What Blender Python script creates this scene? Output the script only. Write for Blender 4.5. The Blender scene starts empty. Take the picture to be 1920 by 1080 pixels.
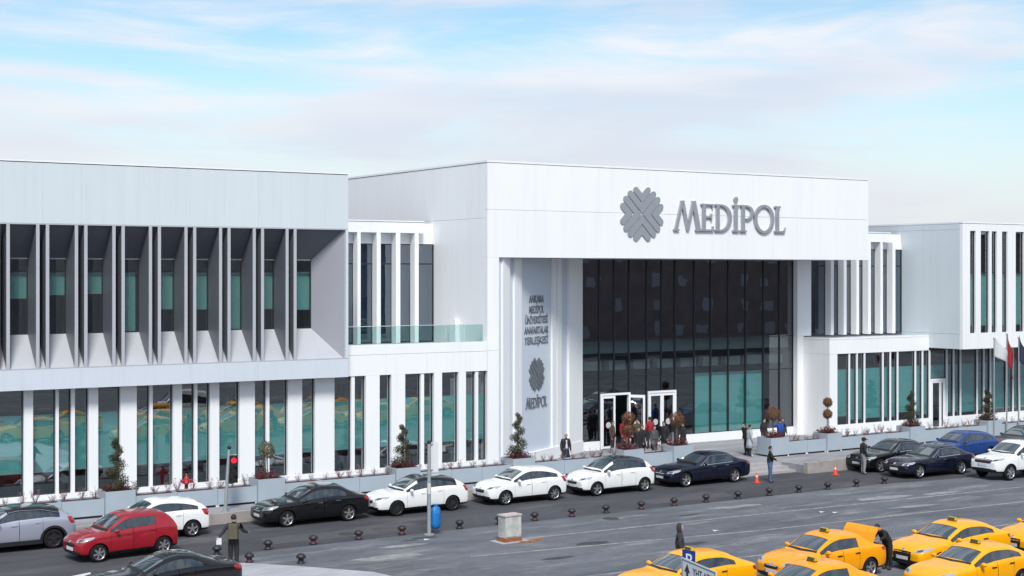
import bpy, bmesh, math, random
from mathutils import Vector, Matrix, noise as mnoise
from mathutils.bvhtree import BVHTree
random.seed(7)
ORD = ['first', 'second', 'third', 'fourth', 'fifth', 'sixth', 'seventh', 'eighth', 'ninth', 'tenth', 'eleventh', 'twelfth', 'thirteenth', 'fourteenth', 'fifteenth', 'sixteenth', 'seventeenth', 'eighteenth', 'nineteenth']
R = math.radians
scene = bpy.context.scene
COL = scene.collection

# ------------------------------------------------------------------ camera
TH = R(57.358)                      # angle between the view axis and the facade direction (+X)
cam_d = bpy.data.cameras.new('camera')
cam_d.sensor_width = 36.0
cam_d.lens = 36.0 * 2748.0 / 1920.0
cam_d.shift_y = -26.0 / 1920.0
cam_d.clip_end = 6000
cam = bpy.data.objects.new('camera', cam_d)
COL.objects.link(cam)
cam.location = (0, 0, 9.8)
cam.rotation_euler = (R(90), 0, TH - R(90))
scene.camera = cam

# ------------------------------------------------------------------ sky, sun, exposure
SUN_EL, SUN_AZ = R(48), R(-117)      # azimuth measured from +X, counter-clockwise
world = bpy.data.worlds.new('World'); scene.world = world; world.use_nodes = True
nt = world.node_tree; nt.nodes.clear()
def N(t, **kw):
    n = nt.nodes.new(t)
    for k, v in kw.items(): setattr(n, k, v)
    return n
w_out = N('ShaderNodeOutputWorld')
sky = N('ShaderNodeTexSky'); sky.sky_type = 'NISHITA'; sky.sun_disc = False
sky.sun_elevation = SUN_EL; sky.sun_rotation = R(90) - SUN_AZ
sky.air_density = 1.0; sky.dust_density = 0.4; sky.ozone_density = 1.2
bg1 = N('ShaderNodeBackground'); bg1.inputs['Strength'].default_value = 0.105
tint = N('ShaderNodeMix'); tint.data_type = 'RGBA'; tint.blend_type = 'MULTIPLY'; tint.inputs[0].default_value = 1; tint.inputs[7].default_value = (0.90, 1.04, 1.03, 1)
nt.links.new(sky.outputs[0], tint.inputs[6]); nt.links.new(tint.outputs[2], bg1.inputs['Color'])
tc = N('ShaderNodeTexCoord')
mp = N('ShaderNodeMapping'); mp.inputs['Scale'].default_value = (2.9, 2.9, 19.0); mp.inputs['Location'].default_value = (3.1, 1.7, 0.62)
nt.links.new(tc.outputs['Generated'], mp.inputs['Vector'])
nz = N('ShaderNodeTexNoise'); nz.inputs['Scale'].default_value = 1.35; nz.inputs['Detail'].default_value = 9; nz.inputs['Roughness'].default_value = 0.58
nz.inputs['Distortion'].default_value = 0.55
nt.links.new(mp.outputs[0], nz.inputs['Vector'])
cr = N('ShaderNodeValToRGB'); cr.color_ramp.elements[0].position = 0.34; cr.color_ramp.elements[1].position = 0.63
cr.color_ramp.interpolation = 'EASE'
nt.links.new(nz.outputs[0], cr.inputs[0])
# cloud tint: whiter tops, faint mauve undersides (a second, shifted noise)
mp2 = N('ShaderNodeMapping'); mp2.inputs['Scale'].default_value = (2.9, 2.9, 19.0); mp2.inputs['Location'].default_value = (3.1, 1.7, 0.95)
nt.links.new(tc.outputs['Generated'], mp2.inputs['Vector'])
nz2 = N('ShaderNodeTexNoise'); nz2.inputs['Scale'].default_value = 1.35; nz2.inputs['Detail'].default_value = 6
nt.links.new(mp2.outputs[0], nz2.inputs['Vector'])
cr2 = N('ShaderNodeValToRGB')
cr2.color_ramp.elements[0].position = 0.38; cr2.color_ramp.elements[0].color = (0.96, 0.94, 0.97, 1)
cr2.color_ramp.elements[1].position = 0.66; cr2.color_ramp.elements[1].color = (0.70, 0.77, 0.90, 1)
nt.links.new(nz2.outputs[0], cr2.inputs[0])
bg2 = N('ShaderNodeBackground'); bg2.inputs['Strength'].default_value = 0.74
nt.links.new(cr2.outputs[0], bg2.inputs['Color'])
mx = N('ShaderNodeMixShader')
mul = N('ShaderNodeMath', operation='MULTIPLY'); mul.inputs[1].default_value = 0.9
nt.links.new(cr.outputs[0], mul.inputs[0])
nt.links.new(mul.outputs[0], mx.inputs[0]); nt.links.new(bg1.outputs[0], mx.inputs[1]); nt.links.new(bg2.outputs[0], mx.inputs[2])
# pale veil of stratus towards the horizon
sep = N('ShaderNodeSeparateXYZ'); nt.links.new(tc.outputs['Generated'], sep.inputs[0])
mr = N('ShaderNodeMapRange'); mr.inputs[1].default_value = 0.0; mr.inputs[2].default_value = 0.165; mr.inputs[3].default_value = 0.95; mr.inputs[4].default_value = 0.0
mr.interpolation_type = 'SMOOTHSTEP'
nt.links.new(sep.outputs[2], mr.inputs[0])
bg3 = N('ShaderNodeBackground'); bg3.inputs['Color'].default_value = (0.575, 0.585, 0.625, 1); bg3.inputs['Strength'].default_value = 1.0
mx2 = N('ShaderNodeMixShader')
nt.links.new(mr.outputs[0], mx2.inputs[0]); nt.links.new(mx.outputs[0], mx2.inputs[1]); nt.links.new(bg3.outputs[0], mx2.inputs[2])
nt.links.new(mx2.outputs[0], w_out.inputs['Surface'])

sun_d = bpy.data.lights.new('sun', 'SUN'); sun_d.energy = 2.7; sun_d.angle = R(16); sun_d.color = (1.0, 0.97, 0.93)
sun = bpy.data.objects.new('sun', sun_d); COL.objects.link(sun)
sd = Vector((math.cos(SUN_EL) * math.cos(SUN_AZ), math.cos(SUN_EL) * math.sin(SUN_AZ), math.sin(SUN_EL)))
sun.rotation_euler = (-sd).to_track_quat('-Z', 'Y').to_euler()
sun.location = (0, 0, 60)
vs = scene.view_settings
vs.view_transform = 'Standard'; vs.look = 'None'; vs.exposure = 0.44; vs.gamma = 1.0; vs.use_curve_mapping = False
scene.cycles.max_bounces = 8; scene.cycles.transparent_max_bounces = 16
scene.cycles.use_denoising = True

# ------------------------------------------------------------------ materials
MATS = {}
def mat(name, col, rough=0.5, metal=0.0, var=0.0, scale=3.0, bump=0.0, bscale=40.0, coat=0.0, spec=0.5, emit=None, estr=0.0, stretch=None, streak=0.0, objvar=0.0):
    if name in MATS: return MATS[name]
    m = bpy.data.materials.new(name); m.use_nodes = True
    t = m.node_tree; b = t.nodes['Principled BSDF']
    b.inputs['Base Color'].default_value = (*col, 1); b.inputs['Roughness'].default_value = rough
    b.inputs['Metallic'].default_value = metal; b.inputs['Coat Weight'].default_value = coat; b.inputs['Coat Roughness'].default_value = 0.04
    b.inputs['Specular IOR Level'].default_value = spec
    if emit:
        b.inputs['Emission Color'].default_value = (*emit, 1); b.inputs['Emission Strength'].default_value = estr
    if var or bump or streak:
        g = t.nodes.new('ShaderNodeNewGeometry')
        mpn = t.nodes.new('ShaderNodeMapping')
        if stretch: mpn.inputs['Scale'].default_value = stretch
        t.links.new(g.outputs['Position'], mpn.inputs[0])
    if var:
        n = t.nodes.new('ShaderNodeTexNoise'); n.inputs['Scale'].default_value = scale; n.inputs['Detail'].default_value = 8; n.inputs['Roughness'].default_value = 0.62
        t.links.new(mpn.outputs[0], n.inputs['Vector'])
        r = t.nodes.new('ShaderNodeMapRange'); r.inputs[1].default_value = 0.25; r.inputs[2].default_value = 0.75
        r.inputs[3].default_value = 1 - var; r.inputs[4].default_value = 1 + var
        t.links.new(n.outputs[0], r.inputs[0])
        mu = t.nodes.new('ShaderNodeMix'); mu.data_type = 'RGBA'; mu.blend_type = 'MULTIPLY'; mu.inputs[0].default_value = 1
        mu.inputs[6].default_value = (*col, 1); t.links.new(r.outputs[0], mu.inputs[7])
        t.links.new(mu.outputs[2], b.inputs['Base Color'])
    if streak:
        ms_ = t.nodes.new('ShaderNodeMapping'); ms_.inputs['Scale'].default_value = (1, 1, .05); t.links.new(g.outputs['Position'], ms_.inputs[0])
        n3 = t.nodes.new('ShaderNodeTexNoise'); n3.inputs['Scale'].default_value = 3.5; n3.inputs['Detail'].default_value = 6; t.links.new(ms_.outputs[0], n3.inputs['Vector'])
        r3 = t.nodes.new('ShaderNodeMapRange'); r3.inputs[1].default_value = .5; r3.inputs[2].default_value = .8; r3.inputs[3].default_value = 1; r3.inputs[4].default_value = 1 - streak
        t.links.new(n3.outputs[0], r3.inputs[0]); fac = r3
        if objvar:
            oi = t.nodes.new('ShaderNodeObjectInfo'); ro = t.nodes.new('ShaderNodeMapRange'); ro.inputs[3].default_value = 1 - objvar; ro.inputs[4].default_value = 1
            t.links.new(oi.outputs['Random'], ro.inputs[0]); pm_ = t.nodes.new('ShaderNodeMath'); pm_.operation = 'MULTIPLY'; t.links.new(ro.outputs[0], pm_.inputs[0]); t.links.new(r3.outputs[0], pm_.inputs[1]); fac = pm_
        m4 = t.nodes.new('ShaderNodeMix'); m4.data_type = 'RGBA'; m4.blend_type = 'MULTIPLY'; m4.inputs[0].default_value = 1
        t.links.new(mu.outputs[2], m4.inputs[6]); t.links.new(fac.outputs[0], m4.inputs[7]); t.links.new(m4.outputs[2], b.inputs['Base Color'])
    if bump:
        n2 = t.nodes.new('ShaderNodeTexNoise'); n2.inputs['Scale'].default_value = bscale; n2.inputs['Detail'].default_value = 5
        t.links.new(mpn.outputs[0], n2.inputs['Vector'])
        bp = t.nodes.new('ShaderNodeBump'); bp.inputs['Strength'].default_value = bump; bp.inputs['Distance'].default_value = 0.02
        t.links.new(n2.outputs[0], bp.inputs['Height']); t.links.new(bp.outputs[0], b.inputs['Normal'])
    MATS[name] = m
    return m

def glass(name, tint, r0=0.10, wav=0.004, wscale=0.7, rough=0.0, refl=(0.95, 0.97, 1.0)):
    """architectural pane: Schlick mix of clear tinted transmission and mirror reflection, slightly wavy"""
    m = bpy.data.materials.new(name); m.use_nodes = True; t = m.node_tree; t.nodes.clear()
    o = t.nodes.new('ShaderNodeOutputMaterial'); tr = t.nodes.new('ShaderNodeBsdfTransparent'); gl = t.nodes.new('ShaderNodeBsdfGlossy')
    tr.inputs[0].default_value = (*tint, 1); gl.inputs['Color'].default_value = (*refl, 1); gl.inputs['Roughness'].default_value = rough
    lw = t.nodes.new('ShaderNodeLayerWeight'); lw.inputs[0].default_value = 0.5
    p = t.nodes.new('ShaderNodeMath'); p.operation = 'POWER'; p.inputs[1].default_value = 5
    a = t.nodes.new('ShaderNodeMath'); a.operation = 'MULTIPLY_ADD'; a.inputs[1].default_value = 1 - r0; a.inputs[2].default_value = r0
    t.links.new(lw.outputs['Facing'], p.inputs[0]); t.links.new(p.outputs[0], a.inputs[0])
    mxs = t.nodes.new('ShaderNodeMixShader'); t.links.new(a.outputs[0], mxs.inputs[0])
    t.links.new(tr.outputs[0], mxs.inputs[1]); t.links.new(gl.outputs[0], mxs.inputs[2]); t.links.new(mxs.outputs[0], o.inputs[0])
    if wav:
        g = t.nodes.new('ShaderNodeNewGeometry'); n = t.nodes.new('ShaderNodeTexNoise'); n.inputs['Scale'].default_value = wscale; n.inputs['Detail'].default_value = 2
        t.links.new(g.outputs['Position'], n.inputs['Vector'])
        bp = t.nodes.new('ShaderNodeBump'); bp.inputs['Strength'].default_value = 1.0; bp.inputs['Distance'].default_value = wav
        t.links.new(n.outputs[0], bp.inputs['Height']); t.links.new(bp.outputs[0], gl.inputs['Normal'])
    MATS[name] = m
    return m

def ground_mat(name, base, dark, light, patch_scale, grain=60.0, rough=0.9, setts=False):
    m = bpy.data.materials.new(name); m.use_nodes = True; t = m.node_tree; b = t.nodes['Principled BSDF']
    b.inputs['Roughness'].default_value = rough; b.inputs['Specular IOR Level'].default_value = 0.3
    g = t.nodes.new('ShaderNodeNewGeometry')
    def nz_(s, d, st=None):
        mpn = t.nodes.new('ShaderNodeMapping')
        if st: mpn.inputs['Scale'].default_value = st
        t.links.new(g.outputs['Position'], mpn.inputs[0])
        n = t.nodes.new('ShaderNodeTexNoise'); n.inputs['Scale'].default_value = s; n.inputs['Detail'].default_value = d; n.inputs['Roughness'].default_value = 0.65
        t.links.new(mpn.outputs[0], n.inputs['Vector']); return n
    def ramp(n, a, c):
        r = t.nodes.new('ShaderNodeMapRange'); r.inputs[1].default_value = a; r.inputs[2].default_value = c; t.links.new(n.outputs[0], r.inputs[0]); return r
    def mixc(f, c1, c2):
        x = t.nodes.new('ShaderNodeMix'); x.data_type = 'RGBA'
        t.links.new(f.outputs[0], x.inputs[0])
        if isinstance(c1, tuple): x.inputs[6].default_value = (*c1, 1)
        else: t.links.new(c1.outputs[2], x.inputs[6])
        x.inputs[7].default_value = (*c2, 1); return x
    m1 = mixc(ramp(nz_(patch_scale, 6, (0.35, 1.0, 1)), 0.42, 0.68), base, dark)
    m2 = mixc(ramp(nz_(patch_scale * 1.9, 9, (0.3, 1.2, 1)), 0.54, 0.68), m1, light)
    m3 = mixc(ramp(nz_(1.7, 5, (0.6, 1.0, 1)), 0.66, 0.74), m2, tuple(v * 0.45 for v in dark))
    gr = ramp(nz_(grain, 3), 0.2, 0.8); gr.inputs[3].default_value = 0.82; gr.inputs[4].default_value = 1.18
    fm = t.nodes.new('ShaderNodeMix'); fm.data_type = 'RGBA'; fm.blend_type = 'MULTIPLY'; fm.inputs[0].default_value = 1
    if setts:
        bt = t.nodes.new('ShaderNodeTexBrick'); bt.inputs['Scale'].default_value = 1.0; bt.inputs['Brick Width'].default_value = .22; bt.inputs['Row Height'].default_value = .11; bt.inputs['Mortar Size'].default_value = .012
        bt.inputs['Color1'].default_value = (1.1, 1.1, 1.1, 1); bt.inputs['Color2'].default_value = (.88, .88, .88, 1); bt.inputs['Mortar'].default_value = (.62, .62, .62, 1)
        mb_ = t.nodes.new('ShaderNodeMapping'); mb_.inputs['Rotation'].default_value = (0, 0, .78); t.links.new(g.outputs['Position'], mb_.inputs[0]); t.links.new(mb_.outputs[0], bt.inputs['Vector'])
        m5 = t.nodes.new('ShaderNodeMix'); m5.data_type = 'RGBA'; m5.blend_type = 'MULTIPLY'; m5.inputs[0].default_value = .8
        t.links.new(m3.outputs[2], m5.inputs[6]); t.links.new(bt.outputs[0], m5.inputs[7]); m3 = m5
    m6 = t.nodes.new('ShaderNodeMix'); m6.data_type = 'RGBA'; m6.blend_type = 'MULTIPLY'; m6.inputs[0].default_value = 1
    r6 = ramp(nz_(1.1, 8, (.45, 1.3, 1)), .3, .7); r6.inputs[3].default_value = .78; r6.inputs[4].default_value = 1.2
    t.links.new(m3.outputs[2], m6.inputs[6]); t.links.new(r6.outputs[0], m6.inputs[7]); m3 = m6
    t.links.new(m3.outputs[2], fm.inputs[6]); t.links.new(gr.outputs[0], fm.inputs[7]); t.links.new(fm.outputs[2], b.inputs['Base Color'])
    bp = t.nodes.new('ShaderNodeBump'); bp.inputs['Strength'].default_value = 0.3; bp.inputs['Distance'].default_value = 0.01
    t.links.new(nz_(grain, 4).outputs[0], bp.inputs['Height']); t.links.new(bp.outputs[0], b.inputs['Normal'])
    MATS[name] = m
    return m

WHITE = mat('white_panel', (0.85, 0.86, 0.87), 0.38, var=0.025, scale=0.5, stretch=(1, 1, 0.25), streak=.05, objvar=.02, bump=.12, bscale=.9)
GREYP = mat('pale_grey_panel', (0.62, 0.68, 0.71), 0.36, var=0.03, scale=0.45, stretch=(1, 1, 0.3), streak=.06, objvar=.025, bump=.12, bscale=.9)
SILV = mat('silver_blue_panel', (0.61, 0.66, 0.72), 0.36, var=0.03, scale=0.5, streak=.06, objvar=.02)
FIN = mat('grey_fin_metal', (0.13, 0.138, 0.165), 0.42, var=0.04, scale=1.5)
SILLM = mat('grey_sill_metal', (0.44, 0.455, 0.49), 0.42, var=0.04, scale=1.5)
DARKF = mat('dark_window_frame', (0.022, 0.028, 0.036), 0.4)
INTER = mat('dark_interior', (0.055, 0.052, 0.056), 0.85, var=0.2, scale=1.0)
INTER2 = mat('interior_slab', (0.30, 0.33, 0.34), 0.8, var=0.1, scale=2.0)
TEAL = mat('teal_blind', (0.115, 0.40, 0.385), 0.75, var=0.07, scale=1.2, stretch=(1, 1, 0.3))
TEALD = mat('teal_blind_upper', (0.20, 0.46, 0.43), 0.75, var=0.06, scale=1.5)
GLASS = glass('window_glass', (0.90, 0.94, 0.94), 0.16, wav=.003)
GLASSM = glass('entrance_glass', (0.72, 0.78, 0.79), 0.14, wav=.002)
GLASSD = glass('dark_curtain_glass', (0.55, 0.56, 0.60), 0.20, wav=0.0022)
GLASSB = glass('blue_glass', (0.44, 0.55, 0.62), 0.20)
RAILG = glass('balcony_rail_glass', (0.78, 0.90, 0.88), 0.06, wav=0)
METAL = mat('brushed_letter_metal', (0.40, 0.42, 0.45), 0.38, 0.5, var=0.05, scale=4)
METALD = mat('dark_letter_metal', (0.20, 0.215, 0.24), 0.45, 0.4)
PLANT = mat('planter_grey', (0.36, 0.42, 0.47), 0.5, var=0.05, scale=1.5)
BLACK = mat('black_plastic', (0.012, 0.012, 0.014), 0.5)
RUBBER = mat('rubber', (0.012, 0.012, 0.013), 0.9, spec=.2)
CHROME = mat('chrome', (0.75, 0.76, 0.78), 0.15, 1.0)
RIM = mat('alloy_rim', (0.52, 0.53, 0.55), 0.3, 0.8)
RIMD = mat('dark_rim', (0.05, 0.05, 0.055), 0.35, 0.5)
STEEL = mat('galvanised_steel', (0.36, 0.385, 0.395), 0.45, 0.35, var=0.12, scale=5)
SOIL = mat('planter_mulch', (0.085, 0.035, 0.03), 0.95, var=0.4, scale=18, bump=0.6)
CARGLASS = mat('car_glass', (0.014, 0.022, 0.028), 0.02, spec=1.0, coat=1.0)
SCREEN = mat('windscreen_sky_tint', (0.045, 0.068, 0.082), 0.02, spec=1.0, coat=1.0)  # paler bluish base colour stands in for part of the sky reflection
LAMP = mat('headlamp_lens', (0.46, 0.48, 0.51), 0.10, 0.35, coat=0.8)
LAMPD = mat('headlamp_dark', (0.10, 0.105, 0.11), 0.12, 0.5, coat=0.8)
TAIL = mat('tail_lamp_lens', (0.33, 0.012, 0.015), 0.15, coat=0.5)
PLATE = mat('licence_plate', (0.62, 0.64, 0.66), 0.5)
PLATEB = mat('plate_blue', (0.02, 0.05, 0.3), 0.5)
GLYPH = mat('plate_glyph', (0.03, 0.03, 0.035), 0.6)
def paint(name, c, **k):
    d = dict(rough=0.32, coat=0.7, spec=0.5, var=0.05, scale=1.6); d.update(k)
    return mat('paint_' + name, c, **d)

# ------------------------------------------------------------------ mesh helpers
def tag(o, label=None, cat=None, group=None, kind=None):
    if label: o['label'] = label
    if cat: o['category'] = cat
    if group: o['group'] = group
    if kind: o['kind'] = kind
    return o
def empty(name, loc=(0, 0, 0), rz=0.0, parent=None):
    o = bpy.data.objects.new(name, None); COL.objects.link(o)
    o.location = loc; o.rotation_euler = (0, 0, rz); o.parent = parent; o.empty_display_size = 0.3
    return o
class MB:
    def __init__(s): s.v = []; s.f = []; s.m = []; s.sm = []
    def add(s, vs_, fs, mi=0, smooth=False):
        b = len(s.v); s.v.extend([tuple(p) for p in vs_])
        for f in fs: s.f.append([i + b for i in f]); s.m.append(mi); s.sm.append(smooth)
        return s
    def box(s, x0, x1, y0, y1, z0, z1, mi=0):
        return s.add([(x0, y0, z0), (x1, y0, z0), (x1, y1, z0), (x0, y1, z0), (x0, y0, z1), (x1, y0, z1), (x1, y1, z1), (x0, y1, z1)],
                     [(0, 3, 2, 1), (4, 5, 6, 7), (0, 1, 5, 4), (1, 2, 6, 5), (2, 3, 7, 6), (3, 0, 4, 7)], mi)
    def hexa(s, p, mi=0):            # 8 points, bottom ring then top ring
        return s.add(p, [(0, 3, 2, 1), (4, 5, 6, 7), (0, 1, 5, 4), (1, 2, 6, 5), (2, 3, 7, 6), (3, 0, 4, 7)], mi)
    def prism(s, poly, fn, d0, d1, mi=0):   # poly 2D, fn(u, v, d) -> 3D
        n = len(poly); a = [fn(u, v, d0) for u, v in poly]; b = [fn(u, v, d1) for u, v in poly]
        fs = [list(range(n))[::-1], [n + i for i in range(n)]]
        fs += [(i, (i + 1) % n, n + (i + 1) % n, n + i) for i in range(n)]
        return s.add(a + b, fs, mi)
    def tube(s, p0, p1, r0, r1=None, n=10, mi=0, caps=True):
        p0 = Vector(p0); p1 = Vector(p1); r1 = r0 if r1 is None else r1
        d = (p1 - p0).normalized(); a = d.orthogonal().normalized(); b = d.cross(a)
        v = [p0 + (a * math.cos(2 * math.pi * i / n) + b * math.sin(2 * math.pi * i / n)) * r0 for i in range(n)]
        v += [p1 + (a * math.cos(2 * math.pi * i / n) + b * math.sin(2 * math.pi * i / n)) * r1 for i in range(n)]
        s.add(v, [(i, (i + 1) % n, n + (i + 1) % n, n + i) for i in range(n)], mi, True)
        if caps: s.add(v, [list(range(n))[::-1], [n + i for i in range(n)]], mi)
        return s
    def lathe(s, prof, n=16, o=(0, 0, 0), axis='z', mi=0, smooth=True):
        v = []
        for r, h in prof:
            for i in range(n):
                c, t = math.cos(2 * math.pi * i / n) * r, math.sin(2 * math.pi * i / n) * r
                p = (c, t, h) if axis == 'z' else (c, h, t)
                v.append((p[0] + o[0], p[1] + o[1], p[2] + o[2]))
        fs = []
        for k in range(len(prof) - 1):
            for i in range(n):
                j = (i + 1) % n; q = (k * n + i, k * n + j, (k + 1) * n + j, (k + 1) * n + i)
                fs.append(q if axis == 'z' else q[::-1])
        return s.add(v, fs, mi, smooth)
    def ball(s, o, r, n=10, mi=0, jit=0.0):
        rx, ry, rz = r if isinstance(r, tuple) else (r, r, r)
        v = []; m = n // 2
        for k in range(m + 1):
            a = math.pi * k / m
            for i in range(n):
                b = 2 * math.pi * i / n; j = 1 + random.uniform(-jit, jit)
                v.append((o[0] + rx * j * math.sin(a) * math.cos(b), o[1] + ry * j * math.sin(a) * math.sin(b), o[2] - rz * j * math.cos(a)))
        fs = [(k * n + i, k * n + (i + 1) % n, (k + 1) * n + (i + 1) % n, (k + 1) * n + i) for k in range(m) for i in range(n)]
        return s.add(v, fs, mi, True)
    def build(s, name, mats, parent=None, loc=None, sharp=None):
        me = bpy.data.meshes.new(name); me.from_pydata(s.v, [], s.f)
        for m in (mats if isinstance(mats, (list, tuple)) else [mats]): me.materials.append(m)
        me.polygons.foreach_set('material_index', s.m); me.polygons.foreach_set('use_smooth', s.sm); me.update()
        if sharp: me.set_sharp_from_angle(angle=R(sharp))
        o = bpy.data.objects.new(name, me); COL.objects.link(o); o.parent = parent
        if loc: o.location = loc
        return o
def box(name, x0, x1, y0, y1, z0, z1, m, parent=None):
    return MB().box(x0, x1, y0, y1, z0, z1).build(name, m, parent)
def copy_tree(o, parent=None):
    c = o.copy(); COL.objects.link(c); c.parent = parent
    for ch in list(o.children): copy_tree(ch, c)
    return c

# ================================================================== GROUND
ASPH = ground_mat('road_asphalt', (0.072, 0.072, 0.082), (0.052, 0.053, 0.062), (0.112, 0.108, 0.113), 0.3)
PAVE = ground_mat('rank_paving', (0.148, 0.160, 0.180), (0.096, 0.105, 0.122), (0.27, 0.268, 0.275), 0.34, grain=25, setts=True)
CONC = ground_mat('pavement_concrete', (0.30, 0.30, 0.32), (0.25, 0.25, 0.27), (0.37, 0.365, 0.37), 0.5, grain=30)
LIGHTC = ground_mat('island_concrete', (0.40, 0.41, 0.44), (0.34, 0.35, 0.38), (0.46, 0.46, 0.48), 0.6, grain=30)
KERB = mat('kerb_stone', (0.33, 0.30, 0.28), 0.85, var=0.18, scale=2.5, bump=0.3)
STEPM = mat('step_stone', (0.36, 0.345, 0.345), 0.8, var=0.12, scale=2.5)
LINE = mat('worn_road_paint', (0.27, 0.265, 0.27), 0.8, var=0.6, scale=2.6)
tag(MB().add([(-3000, -3000, 0), (3000, -3000, 0), (3000, 3000, 0), (-3000, 3000, 0)], [(0, 1, 2, 3)]).build('ground', ASPH), kind='structure')
tag(MB().add([(-60, -8, .006), (140, -8, .006), (140, 44.9, .006), (56, 47.6, .006), (51, 48.30, .006), (20, 48.42, .006), (18.6, 46.9, .006), (17.0, 43.6, .006), (16.9, 30, .006), (-60, 30, .006)],
         [tuple(range(10))]).build('taxi_rank_paving', PAVE), kind='structure')
# darker repair patch in the asphalt
tag(MB().add([(29.6, 48.95, .005), (33.6, 48.9, .005), (35.2, 50.9, .005), (30.8, 51.1, .005)], [(0, 1, 2, 3)]).build('asphalt_patch', mat('patch_asphalt', (0.062, 0.066, 0.08), 0.9, var=0.15, scale=3)), kind='structure')
def strip(name, pts, w, z, m):
    b = MB()
    for (x0, y0), (x1, y1) in zip(pts[:-1], pts[1:]):
        d = Vector((x1 - x0, y1 - y0)).normalized(); nx, ny = -d.y * w / 2, d.x * w / 2
        b.add([(x0 - nx, y0 - ny, z), (x1 - nx, y1 - ny, z), (x1 + nx, y1 + ny, z), (x0 + nx, y0 + ny, z)], [(0, 1, 2, 3)])
    return tag(b.build(name, m), kind='structure')
strip('parking_line', [(28.6, 45.5), (56.3, 44.12), (90, 42.6)], 0.13, .011, LINE)
strip('parking_line', [(26.2, 43.55), (38.4, 42.0), (52.6, 41.25), (90, 39.4)], 0.13, .011, LINE)
strip('parking_line', [(24.5, 38.8), (90, 35.9)], 0.12, .011, LINE)
tag(MB().add([(12.2, 47.15, .008), (14.3, 48.0, .008), (14.25, 47.75, .008), (13.5, 47.2, .008)], [(0, 1, 2, 3)]).build('road_marking', mat('white_road_paint', (0.62, 0.63, 0.66), 0.7, var=0.15, scale=4)), kind='structure')
DIRT = mat('oil_stain', (0.045, 0.048, 0.056), 0.85, var=.3, scale=3); PALE = mat('worn_pale_patch', (0.25, 0.25, 0.255), 0.9, var=.45, scale=2.2); MIDP = mat('repair_patch', (0.11, 0.12, 0.138), 0.9, var=.25, scale=2.5)
def blotch(name, cx_, cy_, rx, ry, m, z, jag=.35, n=22, rot=0.0):
    pts = []
    for i in range(n):
        a = 2 * math.pi * i / n; k = 1 + jag * mnoise.noise(Vector((cx_ + math.cos(a) * 1.6, cy_ + math.sin(a) * 1.6, 3.3))) + random.uniform(-.12, .12)
        x_, y_ = rx * k * math.cos(a), ry * k * math.sin(a); pts.append((cx_ + x_ * math.cos(rot) - y_ * math.sin(rot), cy_ + x_ * math.sin(rot) + y_ * math.cos(rot), z))
    tag(MB().add(pts, [tuple(range(n))]).build(name, m), kind='structure')
for i, (x, y, rx, ry, m) in enumerate(((31.3, 43.35, .85, .28, DIRT), (48.3, 45.3, 1.7, .35, PALE), (51.6, 44.9, 1.2, .22, PALE), (34.2, 41.3, .7, .22, DIRT), (41.2, 46.9, 1.3, .25, PALE), (36.9, 43.6, 1.5, .5, MIDP), (25.2, 46.6, .8, .22, PALE), (26.6, 47.6, .5, .16, DIRT), (25.9, 47.4, .28, .12, DIRT), (30.2, 46.9, 1.6, .4, MIDP),
                                       (44.4, 42.6, 1.4, .4, MIDP), (38.2, 46.3, .5, .13, DIRT), (47.6, 42.9, 1.2, .2, PALE), (33.5, 39.6, 1.3, .45, MIDP), (23.6, 45.0, 1.3, .35, PALE), (28.6, 41.7, .6, .2, DIRT), (40.6, 39.6, .9, .3, DIRT))):
    blotch('ground_stain', x, y, rx, ry, m, .0085 + .0002 * i, rot=-.06)
for (x0_, y0_, x1_, y1_) in ((21.2, 49.4, 25.6, 50.6), (38.6, 49.3, 43.2, 50.3)):
    tag(MB().add([(x0_, y0_, .0052), (x1_, y0_ - .05, .0052), (x1_ + .3, y1_, .0052), (x0_ + .2, y1_ + .1, .0052)], [(0, 1, 2, 3)]).build('asphalt_patch', mat('grey_patch_asphalt', (0.078, 0.078, 0.088), .9, var=.2, scale=3)), kind='structure')
for (x, y) in ((35.0, 47.3), (24.6, 49.9)):
    o = MB().tube((0, 0, -.02), (0, 0, .012), .34, n=24).build('manhole_cover', mat('cast_iron', (.05, .045, .042), .6, var=.3, scale=20)); o.location = (x, y, 0); tag(o, 'round iron manhole cover in the ' + ('rank paving' if y < 48 else 'road by the black sedan'), 'manhole')
# pavement and plaza
PZ = 0.40
pl = MB()
poly = [(-60, 54.72), (46.2, 54.72), (46.2, 55.1), (51.0, 55.1), (51.0, 53.0), (53.9, 53.0), (140, 54.5), (140, 66), (-60, 66)]
pl.add([(x, y, PZ) for x, y in poly] + [(x, y, -.3) for x, y in poly], [tuple(range(9))] + [(i, i + 9, (i + 1) % 9 + 9, (i + 1) % 9) for i in range(9)])
plaza = tag(pl.build('pavement', CONC), kind='structure')
for k in range(56):                                    # kerb stones along the road edge
    x0 = -10 + k * 1.0
    MB().box(x0 + .006, x0 + .994, 54.50, 54.715, -.1, PZ + .012 + random.uniform(-.006, .006)).build('kerb_stone', KERB, plaza)
for i in range(3):                                     # steps up to the plaza
    MB().box(46.2, 50.99, 53.55 + i * .5, 55.2 if i == 2 else 54.06 + i * .5, -.1, .13 * (i + 1) - .01).build('step', STEPM, plaza)
for k, (xa, xb) in enumerate(((50.99, 51.9), (51.91, 53.0), (53.01, 54.4))):
    MB().box(xa, xb, 52.72, 52.99, -.1, PZ + .13 + .02 * k).build('low_wall_block', KERB, plaza)
tag(MB().prism([(17.15, 44.4), (18.2, 46.6), (18.9, 46.2), (20.2, 44.75), (21.9, 42.5), (22.6, 39), (22.6, 30), (17.1, 30)], lambda u, v, d: (u, v, d), -.05, .13).build('traffic_island', LIGHTC), kind='structure')

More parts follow.
